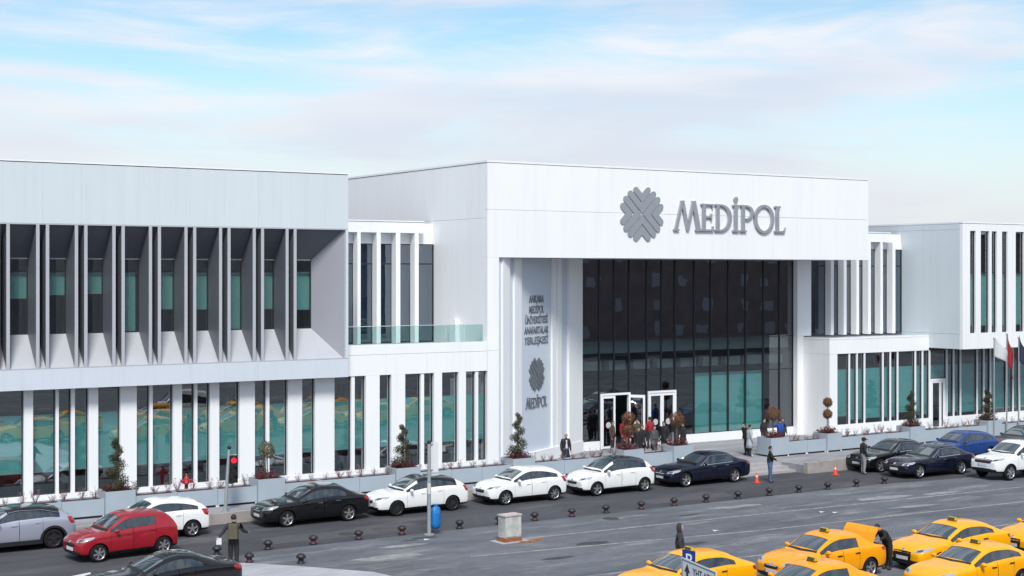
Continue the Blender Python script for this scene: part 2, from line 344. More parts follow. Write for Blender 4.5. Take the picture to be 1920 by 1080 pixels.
# ================================================================== BUILDING
bld = empty('university_building', (36, 62, 0))
tag(bld, 'long white panelled university building with grey fins, tall dark glass entrance and metal lettering', 'building')
bld.matrix_world = Matrix.Translation((36, 62, 0))
BO = (-36, -62, 0)
def B(name, mb, mats, parent=None, label=None):
    o = mb.build(name, mats, parent if parent else bld)
    if not parent: o.location = BO
    if label: o['label'] = label
    return o
def bbx(name, x0, x1, y0, y1, z0, z1, m, parent=None, label=None):
    return B(name, MB().box(x0, x1, y0, y1, z0, z1), m, parent, label)

def window(x0, x1, yp, z0, z1, glassm, fr=0.035, blind=None, blindm=None, trans=(), name='window', label=None, frm=None, by=0.13):
    """dark metal frame with panes between transoms; optional roller blind just behind the glass"""
    f = MB(); frm = frm or DARKF
    f.box(x0, x0 + fr, yp - .03, yp + .05, z0, z1); f.box(x1 - fr, x1, yp - .03, yp + .05, z0, z1)
    zz = [z0] + list(trans) + [z1]
    f.box(x0 + fr, x1 - fr, yp - .03, yp + .05, z0, z0 + fr); f.box(x0 + fr, x1 - fr, yp - .03, yp + .05, z1 - fr, z1)
    for t in trans: f.box(x0 + fr, x1 - fr, yp - .028, yp + .05, t - fr * .7, t + fr * .7)
    o = B(name, f, frm, label=label)
    for ip, (a, b) in enumerate(zip(zz[:-1], zz[1:])):
        gm_ = glassm[ip] if isinstance(glassm, list) else glassm
        xa_, xb_, za_, zb2 = x0 + fr * .6, x1 - fr * .6, a + fr * .5, b - fr * .5; jt = [random.uniform(-.003, .003) for _ in range(4)]
        jt[3] = jt[0] - jt[1] + jt[2]
        cs = ((xa_, za_, jt[0]), (xb_, za_, jt[1]), (xb_, zb2, jt[2]), (xa_, zb2, jt[3]))
        MB().add([(x_, yp + .006 + q_, z_) for x_, z_, q_ in cs] + [(x_, yp + .018 + q_, z_) for x_, z_, q_ in cs], [(0, 1, 2, 3), (7, 6, 5, 4), (0, 4, 5, 1), (1, 5, 6, 2), (2, 6, 7, 3), (3, 7, 4, 0)]).build('pane', gm_, o)
    if blind:
        for q in (blind if isinstance(blind, list) else [blind]):
            bx0, bx1 = (q[2], q[3]) if len(q) > 2 else (x0 + .01, x1 - .01)
            bo = MB().box(bx0, bx1, yp + by, yp + by + .012, q[0], q[1]).build('blind', blindm or TEAL, o)
            MB().box(bx0, bx1, yp + by - .008, yp + by + .016, q[0] - .03, q[0]).build('bottom_bar', INTER2, bo)
    return o

# ---- left wing: upper volume with deep grey window fins --------------------------------
YA = 58.30
FX = [15.31 + 1.507 * k for k in range(-5, 8)]            # left fin of each pair
x_left = FX[0] - .9
edges = [x_left] + [x + .19 for x in FX[1:]] + [28.77]
for a, b in zip(edges[:-1], edges[1:]):
    bbx('facade_panel', a + .0015, b - .0015, YA, YA + .12, 11.80, 14.16, GREYP)
    bbx('sill_band_panel', a + .0015, b - .0015, YA, YA + .12, 5.27, 6.07, SILV)
bbx('parapet_joint', x_left, 28.76, YA + .02, YA + .1, 14.16, 14.195, DARKF)
bbx('coping', x_left, 28.775, YA - .012, YA + .5, 14.195, 14.26, WHITE)
bbx('upper_lip', x_left, 28.77, YA - .004, YA + .13, 11.745, 11.798, SILLM)
bbx('lower_lip', x_left, 28.77, YA - .004, YA + .13, 6.072, 6.11, SILLM)
fin_me = None
def fin(xc):
    global fin_me
    if fin_me is None:
        b = MB(); t = .06
        pr = [(YA + .002, 6.10), (59.60, 7.41), (59.60, 10.42), (YA + .002, 11.76)]
        b.prism(pr, lambda u, v, d: (d, u, v), -t, t)
        b.box(-t - .004, t + .004, YA - .006, YA + .035, 6.10, 11.745, 1)
        o = b.build('window_fin', [FIN, SILLM], bld); fin_me = o.data
    else:
        o = bpy.data.objects.new('window_fin', fin_me); COL.objects.link(o); o.parent = bld
    o.location = (xc + BO[0], BO[1], 0)
for x in FX:
    fin(x)
    fin(x + .375)
YB = 59.60
spans = [(FX[k] + .375 + .06, FX[k + 1] - .06) for k in range(len(FX) - 1)] + [(FX[-1] + .435 - .1, 27.57)]
blinds = [None] * 12
bl_z = [(8.9, 9.86), (8.6, 9.86), (7.6, 9.86), (9.0, 9.86), (8.85, 9.86), (8.98, 9.86), (9.02, 9.86), (7.45, 9.86), (8.35, 9.86), (8.32, 9.86), (7.45, 9.86), (8.3, 9.86), (8.25, 9.9)]
for i, (a, b) in enumerate(spans):
    z0, z1 = bl_z[i % len(bl_z)]
    bl = (z0, z1, a + .01, b - .01)
    if i == 7: bl = (7.45, 9.86, a + .16, b - .1)
    window(a, b, YB, 7.40, 10.42, GLASS, blind=[bl], blindm=TEALD, trans=(9.9,), name='upper_window')
for i, x in enumerate(FX):                                 # wall strips, sills and soffits behind the fins
    bbx('pier', x - .07, x + .445, YB - .02, YB + .25, 7.30, 10.6, FIN)
    x1 = FX[i + 1] if i < len(FX) - 1 else None
    xa = x + .19
    if x1: xb = x1 + .19
    else: xb = 27.55
    for nm, q, mm in (('sloped_sill', [(YA + .13, 6.09), (YB - .02, 7.395), (YB - .02, 7.30), (YA + .13, 5.95)], SILLM), ('sloped_soffit', [(YA + .13, 11.77), (YA + .13, 11.9), (YB - .02, 10.55), (YB - .02, 10.425)], FIN)):
        B(nm, MB().prism(q, lambda u, v, d: (d, u, v), xa + .003, xb - .003), mm)
    bbx('transom', x + .45, (x1 if x1 else 27.6) - .07, YB - .05, YB - .022, 10.40, 10.45, SILLM)
# splayed end of the last bay: sill, soffit and lavender reveal
def tri_sheet(name, pts, m, n=(0, 0, -.06)):
    k = len(pts); p2 = [tuple(Vector(p) + Vector(n)) for p in pts]
    return B(name, MB().add(list(pts) + p2, [tuple(range(k)), tuple(range(2 * k - 1, k - 1, -1))] + [(i, i + k, (i + 1) % k + k, (i + 1) % k) for i in range(k)]), m)
tri_sheet('sloped_sill', [(27.55, YA + .13, 6.09), (28.62, YA + .13, 6.09), (27.57, YB - .02, 7.395), (27.55, YB - .02, 7.395)], SILLM)
tri_sheet('sloped_soffit', [(27.55, YA + .13, 11.77), (27.55, YB - .02, 10.425), (27.57, YB - .02, 10.425), (28.62, YA + .13, 11.77)], FIN, (0, 0, .06))
RV = mat('lavender_reveal', (0.33, 0.335, 0.375), 0.45, var=0.03, scale=1)
B('splayed_reveal', MB().hexa([(27.57, YB, 7.40), (28.63, YA + .12, 6.09), (28.66, YA + .2, 6.09), (27.7, YB + .1, 7.40), (27.57, YB, 10.43), (28.63, YA + .12, 11.77), (28.66, YA + .2, 11.77), (27.7, YB + .1, 10.43)]), RV)
bbx('end_frame', 28.64, 28.77, YA + .121, 64.1, 5.28, 14.15, GREYP)
bbx('end_trim', 28.645, 28.775, YA - .003, YA + .121, 6.112, 11.744, SILV)
bbx('roof_slab', x_left, 28.63, YA + .4, 76, 13.75, 13.95, SILLM)
bbx('floor_slab', x_left, 28.63, YA + .13, 75, 5.30, 5.9, SILLM)
bbx('interior_wall', x_left, 28.6, 62.6, 62.8, 5.9, 13.7, INTER)
for x in FX[::3]: bbx('partition', x + .1, x + .25, 60.2, 62.6, 5.9, 13.7, INTER)
bbx('interior_ceiling', x_left, 28.6, 59.9, 62.6, 10.5, 10.6, INTER2)

# ---- left ground floor (white columns, blinds) and balcony block ---------------------
YF = 59.0
cols = [(9.35, 9.99), (10.5, 10.64), (11.54, 11.92), (12.5, 12.62), (13.2, 13.6), (14.96, 15.31), (16.21, 16.33), (16.82, 16.97), (17.51, 17.9), (18.81, 19.49), (20.04, 20.18), (21.04, 21.42), (21.97, 22.11), (22.65, 23.06), (23.97, 24.67), (25.21, 25.36),
        (26.21, 26.88), (27.5, 28.44), (29.29, 29.46), (29.99, 30.69), (31.29, 32.0), (32.84, 33.01), (33.52, 33.94), (34.83, 35.23), (35.77, 35.93)]
for a, b in cols:
    wide = b - a > .25
    top = 5.262 if a < 28.7 else 5.232
    if wide: bbx('column', a, b, YF, YF + .42, 1.022, top, WHITE)
    else: bbx('mullion', a, b, YF + .04, YF + .30, 1.024, top, WHITE)
xs = [a for a, b in cols] + [36.40]; prev = x_left
g_edges = [(x_left, 9.35)] + [(cols[i][1], cols[i + 1][0]) for i in range(len(cols) - 1)] + [(cols[-1][1], 36.38)]
for a, b in g_edges:
    fullb = b - a
    z0 = 1.90 + .004 * (a - 9) + random.uniform(-.01, .01)
    window(a, b, YF + .20, 1.022, 5.262 if a < 28.6 else 5.232, GLASS, fr=.04, blind=(z0, 4.2 - .004 * (a - 14)), blindm=TEAL, name='ground_window')
for a, b in zip([x_left, 14, 19.15, 24.3, 29.1, 32.8], [14, 19.15, 24.3, 29.1, 32.8, 36.38]):
    bbx('plinth_panel', a + .004, b - .004, YF - .03, YF + .45, .38, 1.02, WHITE)
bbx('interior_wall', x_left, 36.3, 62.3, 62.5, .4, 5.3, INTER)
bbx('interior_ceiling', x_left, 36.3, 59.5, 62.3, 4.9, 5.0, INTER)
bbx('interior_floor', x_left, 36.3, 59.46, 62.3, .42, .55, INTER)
for x in (12.5, 18.2, 24.0, 30.3): bbx('partition', x, x + .12, 60.6, 62.3, .55, 4.9, INTER2)
# balcony block front
for a, b in ((28.78, 31.02), (31.02, 33.12), (33.12, 35.21), (35.21, 36.40)):
    bbx('balcony_panel', a + .004, b - .004, YF, YF + .14, 5.235, 6.16, WHITE)
bbx('balcony_coping', 28.78, 36.40, YF - .006, YF + .24, 6.172, 6.62, WHITE)
bbx('balcony_floor', 28.78, 36.40, YF + .245, 64.1, 6.2, 6.40, SILLM)
rail_x = [28.80, 30.6, 32.4, 34.2, 35.2, 36.22]
for a, b in zip(rail_x[:-1], rail_x[1:]):
    r_ = bbx('balcony_rail', a + .01, b - .01, YF + .09, YF + .105, 6.622, 7.43, RAILG)
bbx('rail_cap', 28.80, 36.22, YF + .082, YF + .113, 7.432, 7.455, SILV)
ve = bbx('vent_box', 36.15, 36.40, 61.55, 62.15, 6.42, 7.6, WHITE)
# balcony window wall with white fins
def finned_wall(xw0, xw1, yw, fins, hx0, hx1, z0, zt, zh, tr, gm):
    ed = sorted([xw0] + [v for f_ in fins for v in ((f_[0] + f_[1]) / 2,)] + [xw1])
    for a, b in zip(ed[:-1], ed[1:]):
        window(a + .002, b - .002, yw, z0, zt, gm, fr=.05, trans=(tr,), name='tall_window')
        m_ = a + (b - a) * .45
        bbx('blind', m_, b - .06, yw + .2, yw + .21, z0 + .05, zt - .05, mat('grey_blind', (0.30, 0.33, 0.36), 0.8))
    bbx('upper_wall', xw0, xw1, yw + .051, yw + .3, zt + .002, zh + .50, WHITE)
    for a, b in fins:
        bbx('white_fin', a, b, yw - .50, yw - .034, z0 - .01, zh - .002, WHITE)
    bbx('header_panel', hx0, hx1, yw - .502, yw + .045, zh, zh + .52, WHITE)
    bbx('header_soffit', hx0, hx1, yw - .45, yw + .04, zt + .005, zh - .003, mat('grey_soffit_panel', (0.55, 0.58, 0.62), 0.5)) if False else None
    bbx('upper_wall', hx0, xw1, yw - .02, yw + .05, zt + .002, zh - .004, WHITE)
    bbx('header_coping', hx0, hx1 + .01, yw - .53, yw + .05, zh + .54, zh + .60, WHITE)
    bbx('header_joint', hx0, hx1 - .01, yw - .48, yw + .05, zh + .52, zh + .54, DARKF)
    bbx('interior_wall', xw0, xw1, yw + 3, yw + 3.2, z0, zh, INTER)
    bbx('interior_floor', xw0, xw1, yw + .3, yw + 3, z0 - .1, z0, INTER2)
finned_wall(28.8, 36.40, 64.15, [(29.79, 29.99), (30.84, 31.04), (31.90, 32.08), (32.95, 33.17), (34.01, 34.25), (35.06, 35.28)], 28.8, 35.58, 6.42, 11.30, 11.83, 10.31, GLASSB)

# ---- central entrance portal -------------------------------------------------------------
XC0, XC1, YC = 36.415, 61.75, 59.0
bbx('fascia_panel', XC0, XC1, YC, YC + .2, 10.60, 12.862, WHITE, label='lower white fascia panel behind the lettering')
bbx('fascia_panel', XC0, XC1, YC, YC + .2, 12.876, 15.08, WHITE, label='upper white fascia panel under the coping')
bbx('parapet_joint', XC0 + .02, XC1 - .01, YC + .02, YC + .2, 15.08, 15.105, DARKF)
bbx('coping', XC0 - .02, XC1 + .01, YC - .02, YC + .45, 15.105, 15.20, WHITE)
bbx('side_coping', XC0 - .02, XC0 + .4, YC + .451, 78, 15.105, 15.20, WHITE)
bbx('side_joint', XC0 + .02, XC0 + .3, YC + .45, 78, 15.075, 15.105, DARKF)
ys = [59.2, 60.0, 61.6, 63.4, 64.8, 66.6, 68.4, 70.2, 72, 73.8, 76]
for a, b in zip(ys[:-1], ys[1:]): bbx('side_panel', XC0 + .002, XC0 + .2, a + .004, b - .004, 12.475, 15.073, WHITE)
ys = [59.62, 63.4, 67.5, 72, 76]
for a, b in zip(ys[:-1], ys[1:]): bbx('side_panel', XC0 + .002, XC0 + .2, a + .003, b - .003, 6.40, 12.465, WHITE)
bbx('side_panel', XC0 + .002, XC0 + .2, 59.202, 59.617, 10.60, 12.465, WHITE)
bbx('portal_roof', XC0 + .2, XC1 - .02, YC + .2, 77, 14.6, 14.9, SILLM)
bbx('portal_soffit', XC0 + .2, XC1 - .01, YC + .2, 63.9, 10.602, 10.75, WHITE)
bbx('portal_end_wall', XC1 - .2, XC1, YC + .2, 77, 10.76, 15.07, WHITE)
bbx('portal_pillar', XC0, 37.06, YC + .001, YC + .60, 6.20, 10.596, WHITE)
bbx('portal_pillar', XC0, 37.06, YC + .001, YC + .60, .38, 6.19, WHITE)
# splayed left wall with vertical white ribs and a grey-blue sign panel
P0 = Vector((37.04, 59.08)); DIR = Vector((7.96, 4.42)).normalized(); NRM = Vector((DIR.y, -DIR.x))   # NRM faces the street
SPW = mat('splay_panel', (0.59, 0.65, 0.73), 0.45, var=0.03, scale=0.8)
def splay(name, s0, s1, o0, o1, z0, z1, m):
    q = [P0 + DIR * s0 + NRM * o1, P0 + DIR * s1 + NRM * o1, P0 + DIR * s1 + NRM * o0, P0 + DIR * s0 + NRM * o0]
    return B(name, MB().hexa([(p.x, p.y, z0) for p in q] + [(p.x, p.y, z1) for p in q]), m)
splay('splay_wall', 0, 9.10, -.3, 0, .4, 10.59, SPW)
for s0, s1, o in ((.32, 1.02, .12), (1.51, 2.23, .12), (5.60, 6.05, .10), (6.16, 6.65, .10), (7.46, 9.06, .14)):
    splay('wall_rib', s0, s1, .002, o, .98, 10.585, WHITE)
splay('splay_plinth', 2.24, 7.45, .002, .16, .38, .98, WHITE)
splay('splay_plinth', 7.46, 9.06, .002, .18, .38, .976, WHITE)
# glass curtain wall
YG = 63.5
CX = [45.01, 46.20, 47.19, 48.20, 49.40, 50.42, 51.38, 52.75, 53.95, 55.25, 56.55, 57.92, 59.16, 60.22]
for i, (a, b) in enumerate(zip(CX[:-1], CX[1:])):
    door = 1 <= i <= 2 or 4 <= i <= 5
    zb_ = 3.40 if door else .88
    bl = None
    if 7 <= i <= 10: bl = (.9, 4.25)
    tr = [t for t in (4.28, 6.2, 8.4) if t > zb_]
    window(a + .003, b - .003, YG, zb_, 10.598, ([GLASS, GLASSM, GLASSD] if bl else ([GLASSM, GLASSM, GLASSD] if not door else [GLASSM, GLASSM, GLASSD])), fr=.03, blind=bl, trans=tr[:2], name='curtain_window')
    bbx('curtain_mullion', b - .025, b + .025, YG - .06, YG - .032, zb_, 10.59, DARKF)
TEALB = TEAL
bbx('curtain_plinth', 45.0, 46.2, YG - .08, YG + .1, .38, .875, WHITE)
bbx('curtain_plinth', 48.9, 49.39, YG - .08, YG + .1, .38, .875, WHITE)
bbx('curtain_plinth', 51.42, 56.5, YG - .08, YG + .1, .38, .875, WHITE); bbx('curtain_plinth', 56.51, 60.2, YG - .08, YG + .1, .38, .875, WHITE)
bbx('gallery_slab', 45, 60.2, YG + .35, YG + 3.5, 5.52, 6.15, mat('gallery_slab_paint', (0.34, 0.41, 0.42), .8, var=.1, scale=1.5))
for q_ in range(9): bbx('gallery_desk', 45.6 + q_ * 1.65, 46.7 + q_ * 1.65, YG + .5, YG + .9, 4.6, 5.1, INTER2)
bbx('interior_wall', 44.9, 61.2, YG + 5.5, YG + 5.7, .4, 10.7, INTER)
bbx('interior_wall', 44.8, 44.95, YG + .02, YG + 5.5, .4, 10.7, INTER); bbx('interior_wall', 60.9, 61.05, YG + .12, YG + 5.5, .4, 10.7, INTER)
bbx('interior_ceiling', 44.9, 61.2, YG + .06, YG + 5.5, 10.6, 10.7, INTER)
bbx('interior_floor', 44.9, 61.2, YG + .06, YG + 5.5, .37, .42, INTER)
def door_leaf(w, h, m=WHITE):
    """leaf in local coords: hinge at origin, +x across, z up"""
    b = MB(); t = .11
    b.box(0, t, -.03, .03, 0, h); b.box(w - t, w, -.03, .03, 0, h); b.box(t, w - t, -.03, .03, h - .14, h); b.box(t, w - t, -.03, .03, 0, .12)
    return b
def place_leaf(x, y, z, w, h, rz, flip=False, parent=None):
    o = door_leaf(w, h).build('door', WHITE, bld)
    o.location = (x + BO[0], y + BO[1], z); o.rotation_euler = (0, 0, rz)
    MB().box(.11, w - .11, -.004, .006, .12, h - .14).build('pane', GLASSD, o)
    MB().tube((w - .17, -.06, .5), (w - .17, -.06, h - .6), .014, n=8).build('handle', STEEL, o)
    MB().lathe([(0.001, 0), (.17, 0)], 20, (w / 2, -.012, 1.25), 'y').build('sticker', mat('frosted_dot', (0.5, 0.53, 0.55), 0.7), o)
    return o
def door_frame(x0, x1, z1):
    b = MB(); b.box(x0, x0 + .09, YG - .1, YG + .1, .42, z1); b.box(x1 - .09, x1, YG - .1, YG + .1, .42, z1); b.box(x0 + .09, x1 - .09, YG - .1, YG + .1, z1 - .11, z1)
    B('door_frame', b, WHITE)
door_frame(46.25, 48.24, 3.395); door_frame(49.46, 51.42, 3.395)
place_leaf(46.345, YG - .04, .44, .90, 2.83, 0)
place_leaf(48.145, YG - .06, .44, .90, 2.83, R(-48))
place_leaf(49.555, YG - .04, .44, .88, 2.83, 0); place_leaf(50.445, YG - .04, .44, .88, 2.83, 0)
# right leg of the portal
bbx('portal_leg', 60.222, 61.32, 63.1, 63.62, 6.18, 10.598, WHITE); bbx('portal_leg', 60.222, 60.715, 63.1, 63.62, .38, 6.17, WHITE)

# ---- right podium and right wing ------------------------------------------------------
YD, XD = 61.0, 60.72
finned_wall(61.33, 69.0, 63.18, [(62.50, 62.74), (63.55, 63.79), (64.61, 64.83), (65.60, 65.82), (66.64, 66.85), (67.68, 67.93)], 61.76, 67.49, 6.21, 11.31, 11.74, 10.29, GLASSB)
bbx('podium_side', XD, XD + .2, YD + .201, 63.095, .38, 5.19, WHITE); bbx('podium_side', XD, XD + .2, YD + .201, 63.095, 5.20, 6.02, WHITE)
for a, b in ((XD, 62.6), (62.6, 64.7), (64.7, 66.8), (66.8, 69.005)):
    bbx('podium_panel', a + .003 if a > XD else a, b - .003, YD, YD + .2, 5.20, 6.02, WHITE)
bbx('podium_coping', XD - .01, 69.0, YD - .012, YD + .35, 6.03, 6.11, WHITE)
bbx('podium_coping', XD - .01, XD + .35, YD + .351, 63.09, 6.03, 6.11, WHITE)
bbx('podium_roof', XD + .351, 69.0, YD + .351, 63.13, 5.95, 6.06, SILV)
bbx('corner_pier', XD, 61.34, YD, YD + .2, 1.102, 5.19, WHITE)
XE, YE = 69.01, 58.456
DM = [62.34 + 2.765 * k + j for k in range(8) for j in (0, .62, 1.24)]
prev = 61.345
pat = 0
for i, x in enumerate(DM + [84.9]):
    a, b = prev, x - .05
    if not (69.0 < (a + b) / 2 < 70.7):
        window(a, b, YD + .12, 1.105, 5.188, GLASS, fr=.03, blind=(1.35 + random.uniform(-.05, .3) * (i % 3 == 0), 4.28), name='podium_window')
    else:
        window(a, b, YD + .12, 3.45, 5.188, GLASS, fr=.03, blind=(3.5, 4.28), name='podium_window')
    if i < len(DM): bbx('mullion', x - .048, x + .048, YD + .02, YD + .2, 1.104, 5.188, WHITE)
    prev = x + .05
for a, b in ((XD, 64.8), (64.8, 69.15), (70.45, 75), (75, 80), (80, 84.9)): bbx('plinth_panel', a + (.004 if a > XD else 0), b - .004, YD - .02, YD + .2, .38, 1.10, WHITE)
o = B('door_frame', MB().box(69.16, 69.25, YD - .03, YD + .15, .42, 3.448).box(70.35, 70.44, YD - .03, YD + .15, .42, 3.448).box(69.251, 70.349, YD - .03, YD + .15, 3.33, 3.448), WHITE)
for (x, w_) in ((69.255, .76), (70.02, .325)):
    l_ = MB().box(x, x + .09, YD + .0, YD + .05, .45, 3.325).box(x + w_ - .09, x + w_, YD, YD + .05, .45, 3.325).box(x + .09, x + w_ - .09, YD, YD + .05, 3.2, 3.325).box(x + .09, x + w_ - .09, YD, YD + .05, .45, .55)
    lo = B('door', l_, WHITE); MB().box(x + .09, x + w_ - .09, YD + .02, YD + .03, .55, 3.2).build('pane', GLASSD, lo)
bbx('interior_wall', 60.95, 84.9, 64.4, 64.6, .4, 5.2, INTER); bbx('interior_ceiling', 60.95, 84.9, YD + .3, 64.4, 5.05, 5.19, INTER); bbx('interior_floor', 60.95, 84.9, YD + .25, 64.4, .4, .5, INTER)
OCH = mat('ochre_interior_wall', (0.42, 0.30, 0.14), 0.8); bbx('ochre_interior_panel', 63.0, 65.9, 63.2, 63.3, .5, 5.0, OCH)
# right wing
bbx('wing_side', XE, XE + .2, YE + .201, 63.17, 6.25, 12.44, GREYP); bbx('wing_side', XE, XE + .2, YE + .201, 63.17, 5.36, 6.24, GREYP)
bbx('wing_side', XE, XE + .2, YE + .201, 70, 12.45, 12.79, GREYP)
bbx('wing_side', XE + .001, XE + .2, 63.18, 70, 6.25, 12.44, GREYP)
bbx('wing_coping', XE - .02, 84.9, YE - .02, YE + .4, 12.815, 12.90, WHITE); bbx('wing_coping', XE - .02, XE + .4, YE + .401, 70, 12.815, 12.90, WHITE)
bbx('wing_joint', XE + .02, 84.8, YE + .02, YE + .3, 12.79, 12.815, DARKF)
bbx('wing_header', XE, 84.9, YE, YE + .2, 12.37, 12.79, WHITE)
for a, b in ((XE, 72.3), (72.3, 75.6), (75.6, 80), (80, 84.9)): bbx('wing_band_panel', a + (.003 if a > XE else 0), b - .003, YE, YE + .2, 5.36, 6.30, WHITE)
EW = [(69.67, 70.16), (70.61, 71.37), (71.59, 72.05), (72.53, 73.02), (73.78, 74.55), (74.77, 75.25), (75.7, 76.2), (76.95, 77.7), (77.9, 78.4), (78.9, 79.4), (80.1, 80.9), (81.1, 81.6), (82.1, 82.6), (83.3, 84.1)]
pv = XE
for a, b in EW + [(84.9, 84.9)]:
    bbx('wing_pier', pv + (.001 if pv > XE else 0), a - .001, YE, YE + .2, 6.302, 12.368, WHITE)
    if b > a: window(a, b, YE + .14, 6.303, 12.367, GLASS, fr=.035, blind=(6.75, 9.83), blindm=TEALD, trans=(9.9,), name='wing_window')
    pv = b
bbx('wing_soffit', XE + .2, 84.9, YE + .2, YD, 5.365, 5.5, SILLM); bbx('wing_interior', XE + .2, 84.9, 62.4, 62.6, 5.5, 12.4, INTER); bbx('wing_roof', XE + .4, 84.9, YE + .4, 70, 12.4, 12.6, SILLM)
bbx('interior_floor', XE + .2, 84.9, YE + .21, 62.4, 5.9, 6.0, INTER)

# ================================================================== SIGNS ON THE FACADE
def emblem(parent, c, rad, fn, thick, m):
    """eight nested chevrons with rounded ends in four quadrants (a round leaf-like crest)"""
    w = rad * 0.212; gap = rad * 0.046; pitch = (w + gap) * math.sqrt(2)
    def chevron(apex, arm, ang):
        # arms leave the apex at +-45 deg about direction ang; outline polygon with rounded tips
        pts = []
        def tip(d, base):
            out = []
            for k in range(9):
                a = -math.pi / 2 + math.pi * k / 8
                px = base + d * (w / 2) * math.cos(a) + Vector((-d.y, d.x)) * (w / 2) * math.sin(a); out.append(px)
            return out
        d1 = Vector((math.cos(ang - R(45)), math.sin(ang - R(45)))); d2 = Vector((math.cos(ang + R(45)), math.sin(ang + R(45))))
        ax = Vector((math.cos(ang), math.sin(ang))); A = Vector(apex)
        o_ap = A; i_ap = A + ax * (w * math.sqrt(2))
        n1 = Vector((-d1.y, d1.x)); n2 = Vector((-d2.y, d2.x))
        c1 = A + n1 * (w / 2) + d1 * arm; c2 = A - n2 * (w / 2) + d2 * arm
        pts = [o_ap] + tip(d1, c1) + [i_ap] + tip(d2, c2)
        return [(p.x, p.y) for p in pts]
    g2 = gap / math.sqrt(2)
    for q, ang in enumerate((R(90), R(0), R(270), R(180))):
        ax = Vector((math.cos(ang), math.sin(ang)))
        rows = ((0, .80 * rad), (1, .47 * rad))
        for k, arm in rows:
            if q % 2 == 1: k = k - .0
            ap = ax * (g2 + k * pitch)
            poly_ = chevron((ap.x, ap.y), arm, ang)
            b = MB().prism(poly_, lambda u, v, d: fn(c, u, v, d), 0, thick)
            b.build('chevron', m, parent)
def front(c, u, v, d): return (c[0] + u, c[1] - d, c[2] + v)
lg = empty('emblem_sign', (45.58, 58.995, 12.85)); tag(lg, 'round brushed metal chevron emblem on the white fascia beside the large lettering', 'sign')
emblem(lg, (0, 0, 0), 1.50, front, .07, METAL)
# serif capitals drawn as polygons on a 1-high grid
def stroke(p, q, w0, w1):
    p = Vector(p); q = Vector(q); d = (q - p).normalized(); n = Vector((-d.y, d.x))
    return [tuple(p - n * w0 / 2), tuple(q - n * w1 / 2), tuple(q + n * w1 / 2), tuple(p + n * w0 / 2)]
def rect(a, b, c, d): return [(a, c), (b, c), (b, d), (a, d)]
def arc_band(cx_, cy_, rx0, ry0, rx1, ry1, a0, a1, n=20):
    out = [(cx_ + rx0 * math.cos(a0 + (a1 - a0) * i / n), cy_ + ry0 * math.sin(a0 + (a1 - a0) * i / n)) for i in range(n + 1)]
    inn = [(cx_ + rx1 * math.cos(a1 + (a0 - a1) * i / n), cy_ + ry1 * math.sin(a1 + (a0 - a1) * i / n)) for i in range(n + 1)]
    return [[out[i], out[i + 1], inn[n - i - 1], inn[n - i]] for i in range(n)]
S = .155
GLY = {
 'M': (1.26, [stroke((.10, .0), (.40, 1.08), .13, .10), stroke((.40, 1.08), (.66, .02), .15, .12), stroke((.66, .02), (.93, 1.08), .10, .12), stroke((.93, 1.08), (1.17, 0), .17, .19), rect(0, .26, 0, .05), rect(1.02, 1.32, 0, .05)]),
 'E': (.66, [rect(.08, .08 + S, 0, 1), rect(0, .62, .94, 1), rect(.2, .56, .485, .555), rect(0, .64, 0, .07), rect(.565, .62, .84, .94), rect(.58, .64, .07, .18), rect(.5, .56, .40, .64)]),
 'D': (.90, [rect(.08, .08 + S, 0, 1), rect(0, .3, .94, 1), rect(0, .3, 0, .06)] + arc_band(.30, .5, .58, .5, .40, .43, -math.pi / 2, math.pi / 2)),
 'I': (.32, [rect(.09, .09 + S, 0, .95), rect(0, .33, .94, 1.0), rect(0, .33, 0, .06)] + arc_band(.165, 1.19, .095, .105, .001, .001, 0, 2 * math.pi, 16)),
 'P': (.72, [rect(.08, .08 + S, 0, 1), rect(0, .3, .94, 1), rect(0, .33, 0, .06)] + arc_band(.30, .715, .40, .285, .25, .215, -math.pi / 2, math.pi / 2)),
 'O': (1.02, arc_band(.51, .5, .51, .54, .36, .44, 0, 2 * math.pi, 36)),
 'L': (.60, [rect(.08, .08 + S, 0, 1), rect(0, .32, .94, 1), rect(0, .56, 0, .07), [(.50, .07), (.56, .07), (.60, .2), (.57, .2)]]),
}
def letter(parent, ch, x, z, sx, sz, fn, thick, m):
    b = MB()
    for k, p in enumerate(GLY[ch][1]):
        # each stroke a hair different in depth so that overlapping faces never coincide
        b.prism(p if sum(p[i][0] * p[(i + 1) % len(p)][1] - p[(i + 1) % len(p)][0] * p[i][1] for i in range(len(p))) > 0 else p[::-1], lambda u, v, d: fn((0, 0, 0), x + u * sx, z + v * sz, d), 0, thick + .0012 * (k % 7) + (.0005 if ch == 'M' else 0))
    b.build('letter', m, parent)
ms = empty('lettering_sign', (51.5, 58.995, 12.04)); tag(ms, 'large MEDİPOL serif lettering in brushed metal on the white fascia', 'sign')
for ch, x0, x1 in (('M', 47.60, 49.42), ('E', 49.42, 50.30), ('D', 50.36, 51.56), ('I', 51.58, 52.03), ('P', 52.11, 53.09), ('O', 53.08, 54.54), ('L', 54.55, 55.37)):
    letter(ms, ch, x0 - 51.5, 0, (x1 - x0) / GLY[ch][0] * .985, 1.43, front, .12, METAL)
